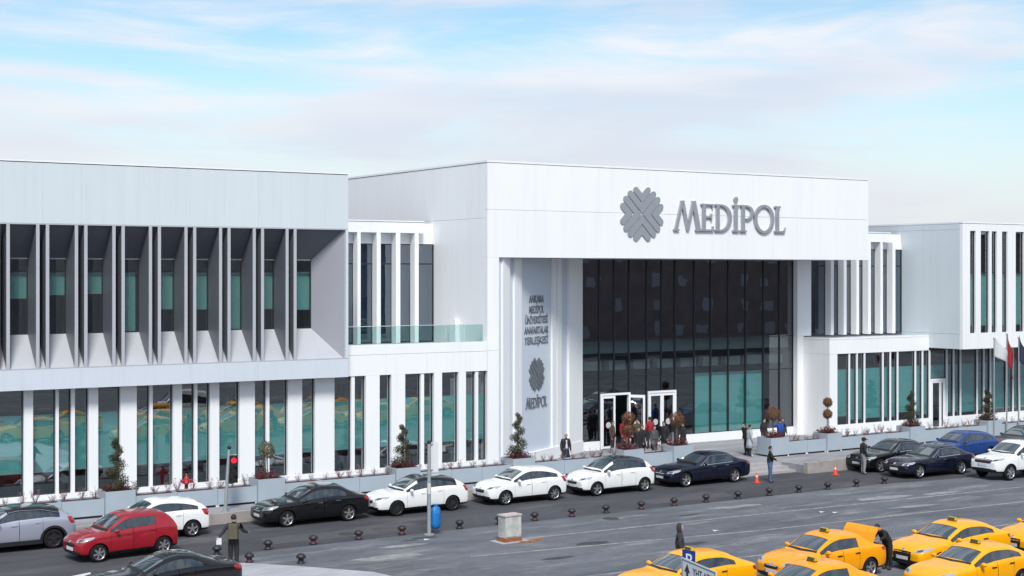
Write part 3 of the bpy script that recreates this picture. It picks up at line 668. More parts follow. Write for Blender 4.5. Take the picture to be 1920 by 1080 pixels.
# lower sign on the splayed wall
def spl(s, z, off=0): p = P0 + DIR * s + NRM * off; return (p.x, p.y, z)
def on_splay(c, u, v, d): return (DIR.x * u + NRM.x * d, DIR.y * u + NRM.y * d, v)
se = empty('wall_emblem', spl(3.98, 4.80, .004)); tag(se, 'small chevron emblem on the grey splayed wall beside the entrance', 'sign')
emblem(se, (0, 0, 0), .90, on_splay, .05, METALD)
sm_ = empty('wall_lettering', spl(3.98, 3.15, .004)); tag(sm_, 'small MEDİPOL lettering under the emblem on the splayed wall', 'sign')
x = -1.16
for ch in 'MEDIPOL':
    letter(sm_, ch, x, 0, .385, .50, on_splay, .04, METALD); x += GLY[ch][0] * .385 + .03
def text_mesh(body, size, m, parent, name, loc, rot, align='CENTER', depth=.01, sx=1.0):
    cu = bpy.data.curves.new('txt', 'FONT'); cu.body = body; cu.size = size; cu.align_x = align; cu.extrude = depth; cu.offset = size * .008
    t = bpy.data.objects.new('txt', cu); COL.objects.link(t)
    bpy.context.view_layer.update()
    me = bpy.data.meshes.new_from_object(t.evaluated_get(bpy.context.evaluated_depsgraph_get()))
    bpy.data.objects.remove(t); bpy.data.curves.remove(cu)
    me.materials.clear(); me.materials.append(m)
    o = bpy.data.objects.new(name, me); COL.objects.link(o); o.parent = parent; o.location = loc; o.rotation_euler = rot; o.scale = (sx, 1, 1)
    return o
wt = empty('wall_text', spl(3.98, 6.25, .012)); tag(wt, 'five lines of small metal capitals naming the university on the splayed wall', 'sign')
za = math.atan2(DIR.y, DIR.x)
for i, (ln, wd) in enumerate((('ANKARA', 1.6), ('MEDİPOL', 1.6), ('ÜNİVERSİTESİ', 2.45), ('ANAFARTALAR', 2.6), ('YERLEŞKESİ', 2.55))):
    o = text_mesh(ln, .52, METALD, wt, 'text_line', (0, 0, 2.13 - i * .515), (R(90), 0, za), depth=.02)
    wx = max(v.co.x for v in o.data.vertices) - min(v.co.x for v in o.data.vertices); o.scale = (wd / wx, 1, 1)

# ================================================================== VEHICLES
def lerp(a, b, t): return a + (b - a) * t
def pl_interp(tab, x):
    if x <= tab[0][0]: return tab[0][1]
    for (a, va), (b, vb) in zip(tab[:-1], tab[1:]):
        if x <= b: return lerp(va, vb, (x - a) / (b - a))
    return tab[-1][1]
BASE = dict(L=4.5, W=.89, H=1.46, zb=.20, cowl=1.42, roof=2.18, b0=2.55, b1=2.66, rde=3.28, q=3.45, rr=3.42, deck=4.02, zdeck=1.02, zcowl=.98, belt0=.90, belt1=.96,
            nose=.70, hood=.90, xf=.88, xr=3.56, R=.315, wr=.60, quarter=True, tailz=.92, spokes=5)
def car(name, label, pm, loc, rz=0.0, p=None, roofm=None, trim=None, rim=None, trimbelt=None, lampm=None, grille=(.52, .66, .38), taxi=False, badge=None, open_boot=False, arch_trim=False, cat='car', group=None, rails=False):
    P = dict(BASE); P.update(p or {})
    L, W, H, zb = P['L'], P['W'], P['H'], P['zb']
    belt = lambda x: lerp(P['belt0'], P['belt1'], max(0, min(1, (x - P['cowl']) / (P['rde'] - P['cowl']))))
    n_, hd = P['nose'], P['hood']
    # station: x, zb, shoulder z, top z, width factor, roof half-width (None: bonnet / boot)
    xf, xr = P['xf'], P['xr']
    st = [(0.0, zb + .16, n_ - .16, n_ - .12, .70, None), (.045, zb + .05, n_ - .07, n_ - .03, .82, None), (.16, zb + .02, n_, n_ + .05, .91, None), (.42, zb, lerp(n_, hd, .45), lerp(n_, hd, .45) + .075, .965, None),
          (xf, zb, lerp(n_, hd, .8), hd + .03, 1.0, None), (max(xf + .34, P['cowl'] - .16), zb, P['belt0'] - .012, P['zcowl'] - .035, .995, None), (P['cowl'], zb, P['belt0'], P['zcowl'], .99, None),
          (P['roof'], zb, belt(P['roof']), H - .045, .985, P['wr']), (P['b0'], zb, belt(P['b0']), H, .985, P['wr'] + .012), (P['b1'], zb, belt(P['b1']), H, .985, P['wr'] + .012),
          (P['rde'], zb, belt(P['rde']), H - P.get('rdrop', .065) * .5, .99, P['wr']), (P['rr'], zb, belt(P['rr']), H - P.get('rdrop', .065), .985, P['wr'] - .03), (P['deck'], zb, P['zdeck'] - .05, P['zdeck'], .985, None)]
    dk = P['deck']; tz = P['tailz']
    if L - dk > .3:
        st += [(lerp(dk, L, .55), zb + .02, lerp(P['zdeck'], tz, .5) - .05, lerp(P['zdeck'], tz, .4), .96, None)]
    st += [(L - .10, zb + .06, tz - .06, tz, .90, None), (L - .02, zb + .12, tz - .14, tz - .08, .83, None), (L, zb + .2, tz - .22, tz - .18, .76, None)]
    rows = []
    for (x, z0, zs, zt, kw, wr) in st:
        w = W * kw; mid = lerp(z0, zs, .52)
        r = [(0, z0), (.84 * w, z0), (.975 * w, z0 + .07), (w, mid), (.985 * w, zs - .055), (.935 * w, zs)]
        if wr is None:
            d = zt - zs
            r += [(.87 * w, zs + .30 * d), (.77 * w, zs + .62 * d), (.40 * w, zs + .92 * d), (0, zt)]
        else:
            ze = zt - .06; kt = .34 if (x == P['rr'] and P['quarter']) else .91
            r += [(lerp(.935 * w, wr + .02, kt), lerp(zs, ze, kt)), (wr, ze + .012), (.55 * wr, zt - .012), (0, zt)]
        rows.append([(x - L / 2, y, z) for y, z in r])
    ring = [(k, 1) for k in range(10)] + [(k, -1) for k in range(8, 0, -1)]
    verts = [(rw[k][0], rw[k][1] * s, rw[k][2]) for rw in rows for k, s in ring]
    NR = 18; faces = []; reg = []
    xs_ = [s[0] for s in st]
    i_c = xs_.index(P['cowl']); i_r = xs_.index(P['roof']); i_b0 = xs_.index(P['b0']); i_b1 = xs_.index(P['b1']); i_d = xs_.index(P['rde']); i_rr = xs_.index(P['rr']); i_k = xs_.index(P['deck'])
    def region(i, k, s):
        sd_ = 'L' if s > 0 else 'R'
        if k in (7, 8):
            if i_c <= i < i_r: return 'windscreen'
            if i_rr <= i < i_k: return 'rear_window'
            if i_r <= i < i_rr and roofm: return 'roof'
        if k == 6 and roofm and i_r <= i < i_rr: return 'roof'
        if k == 5:
            if i_c <= i < i_b0: return 'fw' + sd_
            if i_b0 <= i < i_b1: return 'bp' + sd_
            if i_b1 <= i < i_d: return 'rw' + sd_
            if i_d <= i < i_rr and P['quarter']: return 'qw' + sd_
        if 2 <= k <= 4:
            if i_c <= i < i_b0: return 'fd' + sd_
            if i_b0 <= i < i_d: return 'rd' + sd_
        if k <= 1 or (trim and k == 2 and False): return 'under'
        if open_boot and i >= i_k and k in (6, 7, 8) and i < len(st) - 3: return 'boot_gap'
        return 'body'
    regs = []
    def rid(n):
        if n not in regs: regs.append(n)
        return regs.index(n)
    rid('body')
    for i in range(len(st) - 1):
        for j in range(NR):
            j2 = (j + 1) % NR; k, s = ring[j]; k2, s2 = ring[j2]
            lo = min(k, k2); sg = s if k not in (0, 9) else s2
            faces.append((i * NR + j, (i + 1) * NR + j, (i + 1) * NR + j2, i * NR + j2)); reg.append(rid(region(i, lo, sg)))
    def idx(i, k, s): return i * NR + (k if s > 0 or k in (0, 9) else NR - k)
    for i, fl in ((0, False), (len(st) - 1, True)):
        for k in range(9):
            q = [idx(i, k, 1), idx(i, k + 1, 1), idx(i, k + 1, -1), idx(i, k, -1)]
            q2 = []
            for t in q:
                if t not in q2: q2.append(t)
            faces.append(tuple(q2[::-1] if fl else q2)); reg.append(0 if k > 1 else rid('under'))
    me = bpy.data.meshes.new('cage'); me.from_pydata(verts, [], faces); me.polygons.foreach_set('material_index', reg)
    bm = bmesh.new(); bm.from_mesh(me); bmesh.ops.recalc_face_normals(bm, faces=bm.faces); bm.to_mesh(me); bm.free()
    for nm in regs: me.materials.append(MATS.get('dark_window_frame'))
    ob = bpy.data.objects.new('cage', me); COL.objects.link(ob)
    md = ob.modifiers.new('s', 'SUBSURF'); md.levels = 2; md.render_levels = 2
    ra = P['R'] * 1.17
    cut = MB()
    for xw in (xf, xr):
        for s in (1, -1):
            y0, y1 = (W - .30, W + .3) if s > 0 else (-W - .3, -W + .30)
            n = 28; v = []
            for y in (y0, y1): v += [(xw - L / 2 + ra * math.cos(2 * math.pi * i / n), y, P['R'] + ra * math.sin(2 * math.pi * i / n)) for i in range(n)]
            cut.add(v, [tuple(range(n)), tuple(range(2 * n - 1, n - 1, -1))] + [(i, i + n, (i + 1) % n + n, (i + 1) % n) for i in range(n)])
    cme = bpy.data.meshes.new('cut'); cme.from_pydata(cut.v, [], cut.f)
    bm = bmesh.new(); bm.from_mesh(cme); bmesh.ops.recalc_face_normals(bm, faces=bm.faces); bm.to_mesh(cme); bm.free()
    co = bpy.data.objects.new('cut', cme); COL.objects.link(co)
    bo = ob.modifiers.new('b', 'BOOLEAN'); bo.operation = 'DIFFERENCE'; bo.object = co; bo.solver = 'EXACT'
    dg = bpy.context.evaluated_depsgraph_get(); dg.update()
    em = bpy.data.meshes.new_from_object(ob.evaluated_get(dg))
    bpy.data.objects.remove(ob); bpy.data.objects.remove(co)
    bm = bmesh.new(); bm.from_mesh(em); bm.faces.ensure_lookup_table()
    bvh = BVHTree.FromBMesh(bm)
    root = empty(name, loc, rz); tag(root, label, cat, group)
    glassy = {'windscreen', 'rear_window', 'fwL', 'fwR', 'rwL', 'rwR', 'qwL', 'qwR'}
    names = {'fw': 'front_window', 'rw': 'rear_side_window', 'qw': 'quarter_window', 'fd': 'front_door', 'rd': 'rear_door', 'bp': 'door_pillar'}
    parts = {}
    def is_arch(f):
        c = f.calc_center_median()
        for xw in (xf, xr):
            dx, dz = c.x - (xw - L / 2), c.z - P['R']
            if dx * dx + dz * dz < (ra * 1.002) ** 2 and abs(c.y) < W - .0 and (abs(abs(c.y) - (W - .30)) < .01 or abs(f.normal.y) < .35): return True
        return False
    groups = {}
    for f in bm.faces:
        rn = regs[f.material_index] if f.material_index < len(regs) else 'body'
        if rn == 'under' or is_arch(f): groups.setdefault('body', []).append((f, 1))
        elif rn == 'boot_gap': groups.setdefault('body', []).append((f, 1))
        else: groups.setdefault(rn, []).append((f, 0))
    for rn, fl in groups.items():
        vi = {}; v = []; fs = []; mi = []
        bcount = {}
        for f, m_ in fl:
            q = []
            for vt in f.verts:
                if vt.index not in vi: vi[vt.index] = len(v); v.append([vt.co.copy(), vt.normal.copy()])
                q.append(vi[vt.index])
            fs.append(q); mi.append(m_)
            for a, b in zip(q, q[1:] + q[:1]): bcount[frozenset((a, b))] = bcount.get(frozenset((a, b)), 0) + 1
        is_g = rn in glassy or rn[:2] == 'bp'
        is_d = rn[:2] in ('fd', 'rd')
        if is_g:
            for t in v: t[0] = t[0] - t[1] * .010
        if is_d:
            cen = sum((t[0] for t in v), Vector()) / len(v)
            bnd = {i for e, c in bcount.items() if c == 1 for i in e}
            for i in bnd:
                d = cen - v[i][0]; d.y = 0
                v[i][0] = v[i][0] + d.normalized() * .010
        nm = names.get(rn[:2], rn) if rn not in ('body', 'roof', 'windscreen', 'rear_window') else rn
        m2 = bpy.data.meshes.new(nm); m2.from_pydata([t[0] for t in v], [], fs)
        mm = SCREEN if rn == 'windscreen' else CARGLASS if rn in glassy else (CARGLASS if rn[:2] == 'bp' else (roofm if rn == 'roof' else pm))
        m2.materials.append(mm); m2.materials.append(BLACK)
        m2.polygons.foreach_set('material_index', mi); m2.polygons.foreach_set('use_smooth', [True] * len(fs)); m2.update(); m2.set_sharp_from_angle(angle=R(38))
        o = bpy.data.objects.new(nm, m2); COL.objects.link(o); o.parent = root
        parts[rn] = o
    def patch(nm, q, d, m, off=.006, nu=6, nv=4, parent=None, rnd=.5, thick=.02):
        d = Vector(d).normalized(); q = [Vector(t) for t in q]; g = []
        for j in range(nv + 1):
            for i in range(nu + 1):
                u, v_ = 2 * i / nu - 1, 2 * j / nv - 1
                uu = u * math.sqrt(1 - rnd * v_ * v_ / 2); vv = v_ * math.sqrt(1 - rnd * u * u / 2)
                s_, t_ = (uu + 1) / 2, (vv + 1) / 2
                pt = q[0].lerp(q[1], s_).lerp(q[3].lerp(q[2], s_), t_)
                hit = bvh.ray_cast(pt - d * .9, d, 1.8)
                if hit[0] is None or (hit[0] - pt).length > .35: hit = bvh.find_nearest(pt)
                g.append((hit[0] + hit[1] * off, hit[0] - hit[1] * thick))
        n = nu + 1; b = MB(); top = [t[0] for t in g]
        fs = [(j * n + i, j * n + i + 1, (j + 1) * n + i + 1, (j + 1) * n + i) for j in range(nv) for i in range(nu)]
        nrm = (top[1] - top[0]).cross(top[n] - top[0])
        if nrm.dot(d) > 0: fs = [f[::-1] for f in fs]
        b.add(top, fs, 0, True)
        ringi = [i for i in range(n)] + [j * n + nu for j in range(1, nv + 1)] + [nv * n + i for i in range(nu - 1, -1, -1)] + [j * n for j in range(nv - 1, 0, -1)]
        rv = [g[i][0] for i in ringi] + [g[i][1] for i in ringi]; k = len(ringi)
        b.add(rv, [(i, (i + 1) % k, k + (i + 1) % k, k + i) for i in range(k)])
        return b.build(nm, m, parent or root)
    X = lambda x: x - L / 2
    lm = lampm or LAMP
    for s in (1, -1):
        zl = n_ + .02
        h = patch('headlight', [(X(.03), .50 * W * s, zl - .10), (X(.40), .95 * W * s, zl - .02), (X(.62), .95 * W * s, zl + .10), (X(.10), .56 * W * s, zl + .01)], (1, -.75 * s, -.1), lm, parent=root)
        patch('lamp_bowl', [(X(.10), .60 * W * s, zl - .065), (X(.22), .78 * W * s, zl - .03), (X(.26), .80 * W * s, zl + .03), (X(.13), .62 * W * s, zl - .01)], (1, -.75 * s, -.1), LAMPD, off=.010, parent=h)
        tz2 = tz - .02
        if L - dk > .3:
            patch('tail_light', [(X(L - .02), .52 * W * s, tz2 - .20), (X(L - .28), .95 * W * s, tz2 - .16), (X(L - .34), .95 * W * s, tz2 - .02), (X(L - .06), .55 * W * s, tz2 - .06)], (-1, -.8 * s, 0), TAIL)
        else:
            patch('tail_light', [(X(L - .05), .66 * W * s, tz2 - .16), (X(L - .26), .97 * W * s, tz2 - .12), (X(L - .34), .95 * W * s, tz2 + .13), (X(L - .12), .68 * W * s, tz2 + .08)], (-1, -.8 * s, 0), TAIL)
        patch('fog_lamp', [(X(.04), .56 * W * s, zb + .12), (X(.12), .80 * W * s, zb + .12), (X(.12), .80 * W * s, zb + .20), (X(.05), .58 * W * s, zb + .20)], (1, -.5 * s, 0), BLACK, off=.004)
    g0, g1, gw = grille
    gr = patch('grille', [(X(0), -gw * W, g0), (X(0), gw * W, g0), (X(.05), gw * 1.12 * W, g1), (X(.05), -gw * 1.12 * W, g1)], (1, 0, 0), BLACK, rnd=.35)
    for t in (.28, .55, .8):
        zz = lerp(g0, g1, t)
        patch('grille_bar', [(X(0), -gw * W * .9, zz - .012), (X(0), gw * W * .9, zz - .012), (X(0), gw * W * .9, zz + .012), (X(0), -gw * W * .9, zz + .012)], (1, 0, 0), CHROME if t == .8 else RIMD, off=.012, nv=1, rnd=0, parent=gr)
    patch('badge', [(X(0), -.055, g1 - .015), (X(0), .055, g1 - .015), (X(.03), .055, g1 + .075), (X(.03), -.055, g1 + .075)], (1, 0, 0), CHROME, off=.016, nu=4, nv=4, rnd=.95)
    patch('lower_intake', [(X(0), -.55 * W, zb + .06), (X(0), .55 * W, zb + .06), (X(0), .50 * W, zb + .19), (X(0), -.50 * W, zb + .19)], (1, 0, 0), BLACK, rnd=.3)
    for (xq, d, zq) in ((0, 1, max(zb + .20, g0 - .14)), (L, -1, tz - .34)):
        pp = patch('licence_plate', [(X(xq), -.26, zq), (X(xq), .26, zq), (X(xq), .26, zq + .11), (X(xq), -.26, zq + .11)], (d, 0, 0), PLATE, off=.016, rnd=0)
        patch('plate_stripe', [(X(xq), .225 * d, zq + .005), (X(xq), .255 * d, zq + .005), (X(xq), .255 * d, zq + .105), (X(xq), .225 * d, zq + .105)], (d, 0, 0), PLATEB, off=.019, nu=2, nv=2, rnd=0, parent=pp)
        for t in range(6):
            yy = .17 - t * .068 - (.02 if t > 1 else 0)
            patch('plate_character', [(X(xq), yy * d - .02, zq + .025), (X(xq), yy * d + .02, zq + .025), (X(xq), yy * d + .02, zq + .085), (X(xq), yy * d - .02, zq + .085)], (d, 0, 0), GLYPH, off=.019, nu=1, nv=1, rnd=0, parent=pp) if False else None
    for s in (1, -1):
        xm = P['cowl'] + .30; zm = belt(xm) + .07
        b = MB().ball((X(xm), (W + .075) * s, zm), (.062, .115, .070), 12)
        b.tube((X(xm), (W - .07) * s, zm - .05), (X(xm), (W + .03) * s, zm - .03), .025, n=6)
        mo = b.build('wing_mirror', pm, root)
        MB().ball((X(xm) + .03, (W + .078) * s, zm), (.052, .085, .058), 10).build('mirror_glass', CARGLASS, mo)
        for xh, dn in ((P['b0'] - .22, 'fd'), (P['rde'] - .18, 'rd')):
            zh = belt(xh) - .12; hb = bvh.find_nearest(Vector((X(xh), W * s, zh)))
            yy = abs(hb[0].y) if hb[0] else W
            MB().box(X(xh) - .10, X(xh) + .10, min(s * (yy - .01), s * (yy + .028)), max(s * (yy - .01), s * (yy + .028)), zh - .016, zh + .016).build('door_handle', CHROME if trim else (pm if not taxi else BLACK), parts.get(dn + ('L' if s > 0 else 'R'), root))
        if trimbelt:
            i0, i1 = P['cowl'] + .1, P['rr'] - .05
            patch('belt_trim', [(X(i0), W * s, belt(i0) - .012), (X(i1), W * s, belt(i1) - .012), (X(i1), W * s, belt(i1) + .012), (X(i0), W * s, belt(i0) + .012)], (0, -s, 0), trimbelt, nu=14, nv=1, rnd=0, off=.008)
            ed = [(P['cowl'] + .12, .06), (P['roof'], .965), (P['b0'], 1.0), (P['rde'], .97), (P['rr'] + .02, .60 if P['quarter'] else .7)]
            bt = MB()
            pts = []
            for xe, fz in ed:
                ze = lerp(belt(xe), H - .12, fz); hb = bvh.find_nearest(Vector((X(xe), W * s * lerp(1, .76, fz), ze))); pts.append(hb[0] + hb[1] * .008)
            for a_, b_ in zip(pts[:-1], pts[1:]): bt.tube(a_, b_, .013, n=5)
            bt.build('window_trim', trimbelt, root)
        if arch_trim:
            for xw in (xf, xr):
                b = MB(); n = 18
                for i in range(n):
                    a0, a1 = math.pi * (-.08 + 1.16 * i / n), math.pi * (-.08 + 1.16 * (i + 1) / n); q = []
                    for a, rr_ in ((a0, ra - .005), (a1, ra - .005), (a1, ra + .075), (a0, ra + .075)):
                        q.append((X(xw) + rr_ * math.cos(a), (W + .004) * s, P['R'] + rr_ * math.sin(a)))
                    b.add(q + [(x_, y_ - .08 * s, z_) for x_, y_, z_ in q], [(0, 1, 2, 3) if s < 0 else (3, 2, 1, 0), (2, 6, 7, 3), (0, 4, 5, 1)])
                b.build('arch_trim', BLACK, root)
            MB().box(X(xf + ra + .05), X(xr - ra - .05), min(s * (W - .06), s * (W + .012)), max(s * (W - .06), s * (W + .012)), zb - .01, zb + .14).build('sill_trim', BLACK, root)
        if rails:
            MB().tube((X(P['roof'] + .2), (P['wr'] - .06) * s, H - .01), (X(P['rr'] - .1), (P['wr'] - .08) * s, H - .02), .02, n=6).build('roof_rail', BLACK, root)
    # wheels
    rimm = rim or RIM; Rw = P['R']
    for xw in (xf, xr):
        for s in (1, -1):
            yo = W - .02
            wb = MB().lathe([(Rw * .69, -.10), (Rw * .80, -.105), (Rw * .95, -.09), (Rw, -.06), (Rw, .06), (Rw * .95, .09), (Rw * .80, .105), (Rw * .69, .10)], 28, (0, 0, 0), 'y')
            wo = wb.build('wheel', RUBBER, root); wo.location = (X(xw), s * (yo - .10), Rw)
            rb = MB(); so = .075 * s
            prof = [(Rw * .72, .098 * s), (Rw * .67, .092 * s), (Rw * .63, .03 * s)]
            rb.lathe(prof if s < 0 else prof[::-1], 24, (0, 0, 0), 'y')
            ns = P['spokes']
            for k in range(ns):
                a = 2 * math.pi * k / ns + .3; c, t = math.cos(a), math.sin(a); w0, w1 = Rw * (.085 if ns < 7 else .055), Rw * (.115 if ns < 7 else .06)
                q = []
                for yy in (so - .02 * s, so + .012 * s):
                    q += [(c * .05 - t * w0, yy, t * .05 + c * w0), (c * Rw * .66 - t * w1, yy, t * Rw * .66 + c * w1), (c * Rw * .66 + t * w1, yy, t * Rw * .66 - c * w1), (c * .05 + t * w0, yy, t * .05 - c * w0)]
                rb.hexa(q)
            rb.tube((0, so - .03 * s, 0), (0, so + .018 * s, 0), Rw * .17, n=12)
            rb.build('rim', rimm, wo)
            MB().tube((0, so - .06 * s, 0), (0, so - .035 * s, 0), Rw * .63, n=20).build('brake_disc', RIMD, wo)
    # windscreen wipers and sill of the screen
    patch('scuttle', [(X(P['cowl'] + .03), -.76 * W, P['zcowl']), (X(P['cowl'] - .05), 0, P['zcowl']), (X(P['cowl'] + .05), 0, P['zcowl'] + .04), (X(P['cowl'] + .10), -.75 * W, P['zcowl'] + .04)], (0, 0, -1), BLACK, off=.006, nu=8, nv=2, rnd=0); patch('scuttle', [(X(P['cowl'] - .05), 0, P['zcowl']), (X(P['cowl'] + .03), .76 * W, P['zcowl']), (X(P['cowl'] + .10), .75 * W, P['zcowl'] + .04), (X(P['cowl'] + .05), 0, P['zcowl'] + .04)], (0, 0, -1), BLACK, off=.006, nu=8, nv=2, rnd=0)
    if taxi:
        x0 = P['roof'] + .27
        tb = MB().box(X(x0 + .01), X(x0 + .12), -.17, .17, H - .035, H + .008, 1)
        tb.hexa([(X(x0), -.16, H + .008), (X(x0 + .14), -.16, H + .008), (X(x0 + .14), .16, H + .008), (X(x0), .16, H + .008), (X(x0 + .03), -.15, H + .11), (X(x0 + .11), -.15, H + .11), (X(x0 + .11), .15, H + .11), (X(x0 + .03), .15, H + .11)])
        ts = tb.build('roof_sign', [mat('taxi_sign_yellow', (0.50, 0.38, 0.02), 0.4), BLACK], root)
        MB().hexa([(X(x0 - .004), -.14, H + .018), (X(x0 + .012), -.14, H + .018), (X(x0 + .012), .14, H + .018), (X(x0 - .004), .14, H + .018), (X(x0 + .021), -.135, H + .10), (X(x0 + .037), -.135, H + .10), (X(x0 + .037), .135, H + .10), (X(x0 + .021), .135, H + .10)]).build('sign_face', mat('taxi_sign_face', (0.07, 0.05, 0.02), 0.5), ts)
    if open_boot:
        w_ = W * .80; hx, hz = P['deck'] - .02, P['zdeck'] + .01
        Ld = L - dk - .10; a = R(62)
        def T(u, y, h): return (X(hx) + u * math.cos(a) - h * math.sin(a) + .0, y, hz + u * math.sin(a) + h * math.cos(a))
        b = MB(); u = [0, Ld * .6, Ld, Ld + .06]; hh = [0, .02, -.02, -.16]
        v = []
        for uu, h_ in zip(u, hh):
            for y in (-w_, -w_ * .5, 0, w_ * .5, w_): v.append(T(uu, y, h_ + .02 * (1 - abs(y) / w_)))
        for uu, h_ in zip(u, hh):
            for y in (-w_, -w_ * .5, 0, w_ * .5, w_): v.append(T(uu, y, h_ - .05))
        fs = []; n = 5
        for j in range(3):
            for i in range(4):
                fs.append((j * n + i, j * n + i + 1, (j + 1) * n + i + 1, (j + 1) * n + i)); q = 20
                fs.append((q + j * n + i, q + (j + 1) * n + i, q + (j + 1) * n + i + 1, q + j * n + i + 1))
            fs.append((j * n, (j + 1) * n, 20 + (j + 1) * n, 20 + j * n)); fs.append((j * n + 4, 20 + j * n + 4, 20 + (j + 1) * n + 4, (j + 1) * n + 4))
        fs += [(15 + i, 16 + i, 36 + i, 35 + i) for i in range(4)] + [(i, 20 + i, 21 + i, 1 + i) for i in range(4)]
        b.add(v, fs); lid = b.build('boot_lid', pm, root)
        MB().hexa([T(.12, -w_ * .6, -.07), T(Ld - .12, -w_ * .6, -.07), T(Ld - .12, w_ * .6, -.07), T(.12, w_ * .6, -.07), T(.12, -w_ * .6, -.052), T(Ld - .12, -w_ * .6, -.052), T(Ld - .12, w_ * .6, -.052), T(.12, w_ * .6, -.052)]).build('lid_lining', mat('lid_lining', (0.25, 0.24, 0.22), 0.7), lid)
    bm.free()
    return root

HATCH = dict(L=4.05, W=.865, H=1.50, cowl=1.12, roof=1.86, b0=2.16, b1=2.26, rde=2.90, rr=3.54, deck=3.95, zdeck=1.02, rdrop=.085, zcowl=1.00, belt0=.91, belt1=.99, nose=.72, hood=.93, xf=.78, xr=3.28, R=.31, wr=.60, tailz=.93, quarter=True)
def H_(**k): d = dict(HATCH); d.update(k); return d
PW = paint('white', (0.80, 0.81, 0.80)); PBLK = paint('black', (0.006, 0.006, 0.008), rough=.2, spec=.25, coat=.8); PNAVY = paint('navy', (0.005, 0.007, 0.020), rough=.2, spec=.25, coat=.8); PRED = paint('red', (0.30, 0.006, 0.016))
PSILV = paint('silver_lilac', (0.40, 0.42, 0.50), metal=.35); PBLUE = paint('blue', (0.008, 0.045, 0.19)); PTAXI = paint('taxi_yellow', (0.90, 0.40, 0.002), var=.04, coat=.3, spec=.35); PTAXI2 = paint('taxi_amber', (0.88, 0.34, 0.004), var=.04, coat=.3, spec=.35); PGRY = paint('graphite', (0.035, 0.037, 0.042))
YP = 53.26
def place(axle_x, p):    # world X of the car's middle from the front-axle X (front towards -X)
    d = dict(BASE); d.update(p); return axle_x - d['xf'] + d['L'] / 2
# parked row along the kerb
suv = H_(L=4.3, W=.90, H=1.55, cowl=1.20, roof=1.95, b0=2.3, b1=2.42, rde=3.1, rr=3.72, deck=4.18, zdeck=1.10, zcowl=1.07, belt0=1.0, belt1=1.10, nose=.80, hood=1.0, xf=.85, xr=3.46, R=.35, zb=.24, tailz=1.0, spokes=5)
car('crossover_car', 'silver crossover with black roof and black wheel arches at the left edge', PSILV, (14.45 - suv['xr'] + suv['L'] / 2, 53.75, 0), 0, suv, roofm=PBLK, trimbelt=CHROME, rim=RIMD, arch_trim=True)
vw = H_(L=3.97, xr=3.25, xf=.78, H=1.47)
car('hatchback_car', 'white hatchback parked behind the red car', PW, (19.44 - vw['xr'] + vw['L'] / 2, YP, 0), 0, vw, trim=None)
lan = dict(L=4.57, W=.88, H=1.49, xf=.93, xr=3.57, cowl=1.38, roof=2.10, zcowl=1.0, belt0=.92, belt1=1.0, zdeck=1.06, tailz=.98, nose=.74, hood=.95, wr=.595)
car('sedan_car', 'black sedan parked second behind the traffic light, chrome line under its windows', PBLK, (place(23.27, lan), YP + .02, 0), 0, lan, trimbelt=None, trim=1)
bra = H_(L=4.34, xf=.88, xr=3.48, H=1.50, cowl=1.2, roof=1.98, b0=2.3, b1=2.4, rde=3.05, rr=3.74, deck=4.23, belt1=1.03, quarter=True, rdrop=.11, spokes=10)
car('hatchback_car', 'white hatchback with black roof and dark wheels behind the steel pole', PW, (place(28.07, bra), YP, 0), 0, bra, roofm=PBLK, rim=RIMD)
cor = H_(L=4.02, xf=.80, xr=3.30, H=1.49, spokes=7, nose=.74, hood=.96, zcowl=1.03)
car('hatchback_car', 'small all-white hatchback between the black-roofed white car and the tall white hatchback', PW, (place(33.28, cor), YP, 0), 0, cor)
ven = H_(L=4.07, xf=.78, xr=3.42, H=1.60, W=.875, zcowl=1.07, belt0=.97, belt1=1.06, nose=.76, hood=1.0, cowl=1.05, roof=1.86, tailz=1.0, zdeck=1.08, rr=3.62, deck=4.0)
car('hatchback_car', 'tall white hatchback with dark glass roof ahead of the navy sedan', PW, (place(38.05, ven), YP, 0), 0, ven, roofm=CARGLASS)
bmw = dict(L=4.90, W=.92, H=1.47, xf=.86, xr=3.81, cowl=1.62, roof=2.38, b0=2.75, b1=2.85, rde=3.48, rr=3.72, deck=4.35, zdeck=1.05, zcowl=.99, belt0=.93, belt1=.99, R=.335, tailz=.98, hood=.93, quarter=True)
car('sedan_car', 'navy sedan with chrome window line parked before the plaza steps', PNAVY, (place(43.07, bmw), YP + .02, 0), 0, bmw, trimbelt=CHROME, trim=1, grille=(.46, .66, .36))
# right-hand group
s10 = dict(bmw); s10.update(H=1.49)
car('sedan_car', 'black sedan with chrome window line beside the man in grey trousers', PBLK, (place(54.4, s10), 51.95, 0), R(-1), s10, trimbelt=CHROME, trim=1, lampm=LAMP)
s11 = dict(bmw); s11.update(L=4.84, xr=3.75, H=1.47)
car('sedan_car', 'dark navy sedan between the black sedan and the white pickup', PNAVY, (place(54.34, s11), 49.42, 0), R(-1), s11, trimbelt=CHROME, trim=1, rim=RIM, grille=(.46, .66, .34))
blu = H_(L=4.3, H=1.50, W=.89, xf=.86, xr=3.45, rr=3.74, deck=4.19)
car('hatchback_car', 'bright blue hatchback behind the two dark sedans', PBLUE, (62.1, 52.7, 0), R(-2), blu)
car('sedan_car', 'graphite car at the right edge behind the white pickup', PGRY, (67.0, 52.6, 0), 0, lan)
pk = dict(L=5.2, W=.92, H=1.78, zb=.36, cowl=1.35, roof=2.05, b0=2.35, b1=2.45, rde=3.05, rr=3.25, deck=3.42, zdeck=1.20, zcowl=1.22, belt0=1.13, belt1=1.18, nose=.98, hood=1.12, xf=.92, xr=3.92, R=.38, wr=.66, tailz=1.12, spokes=6)
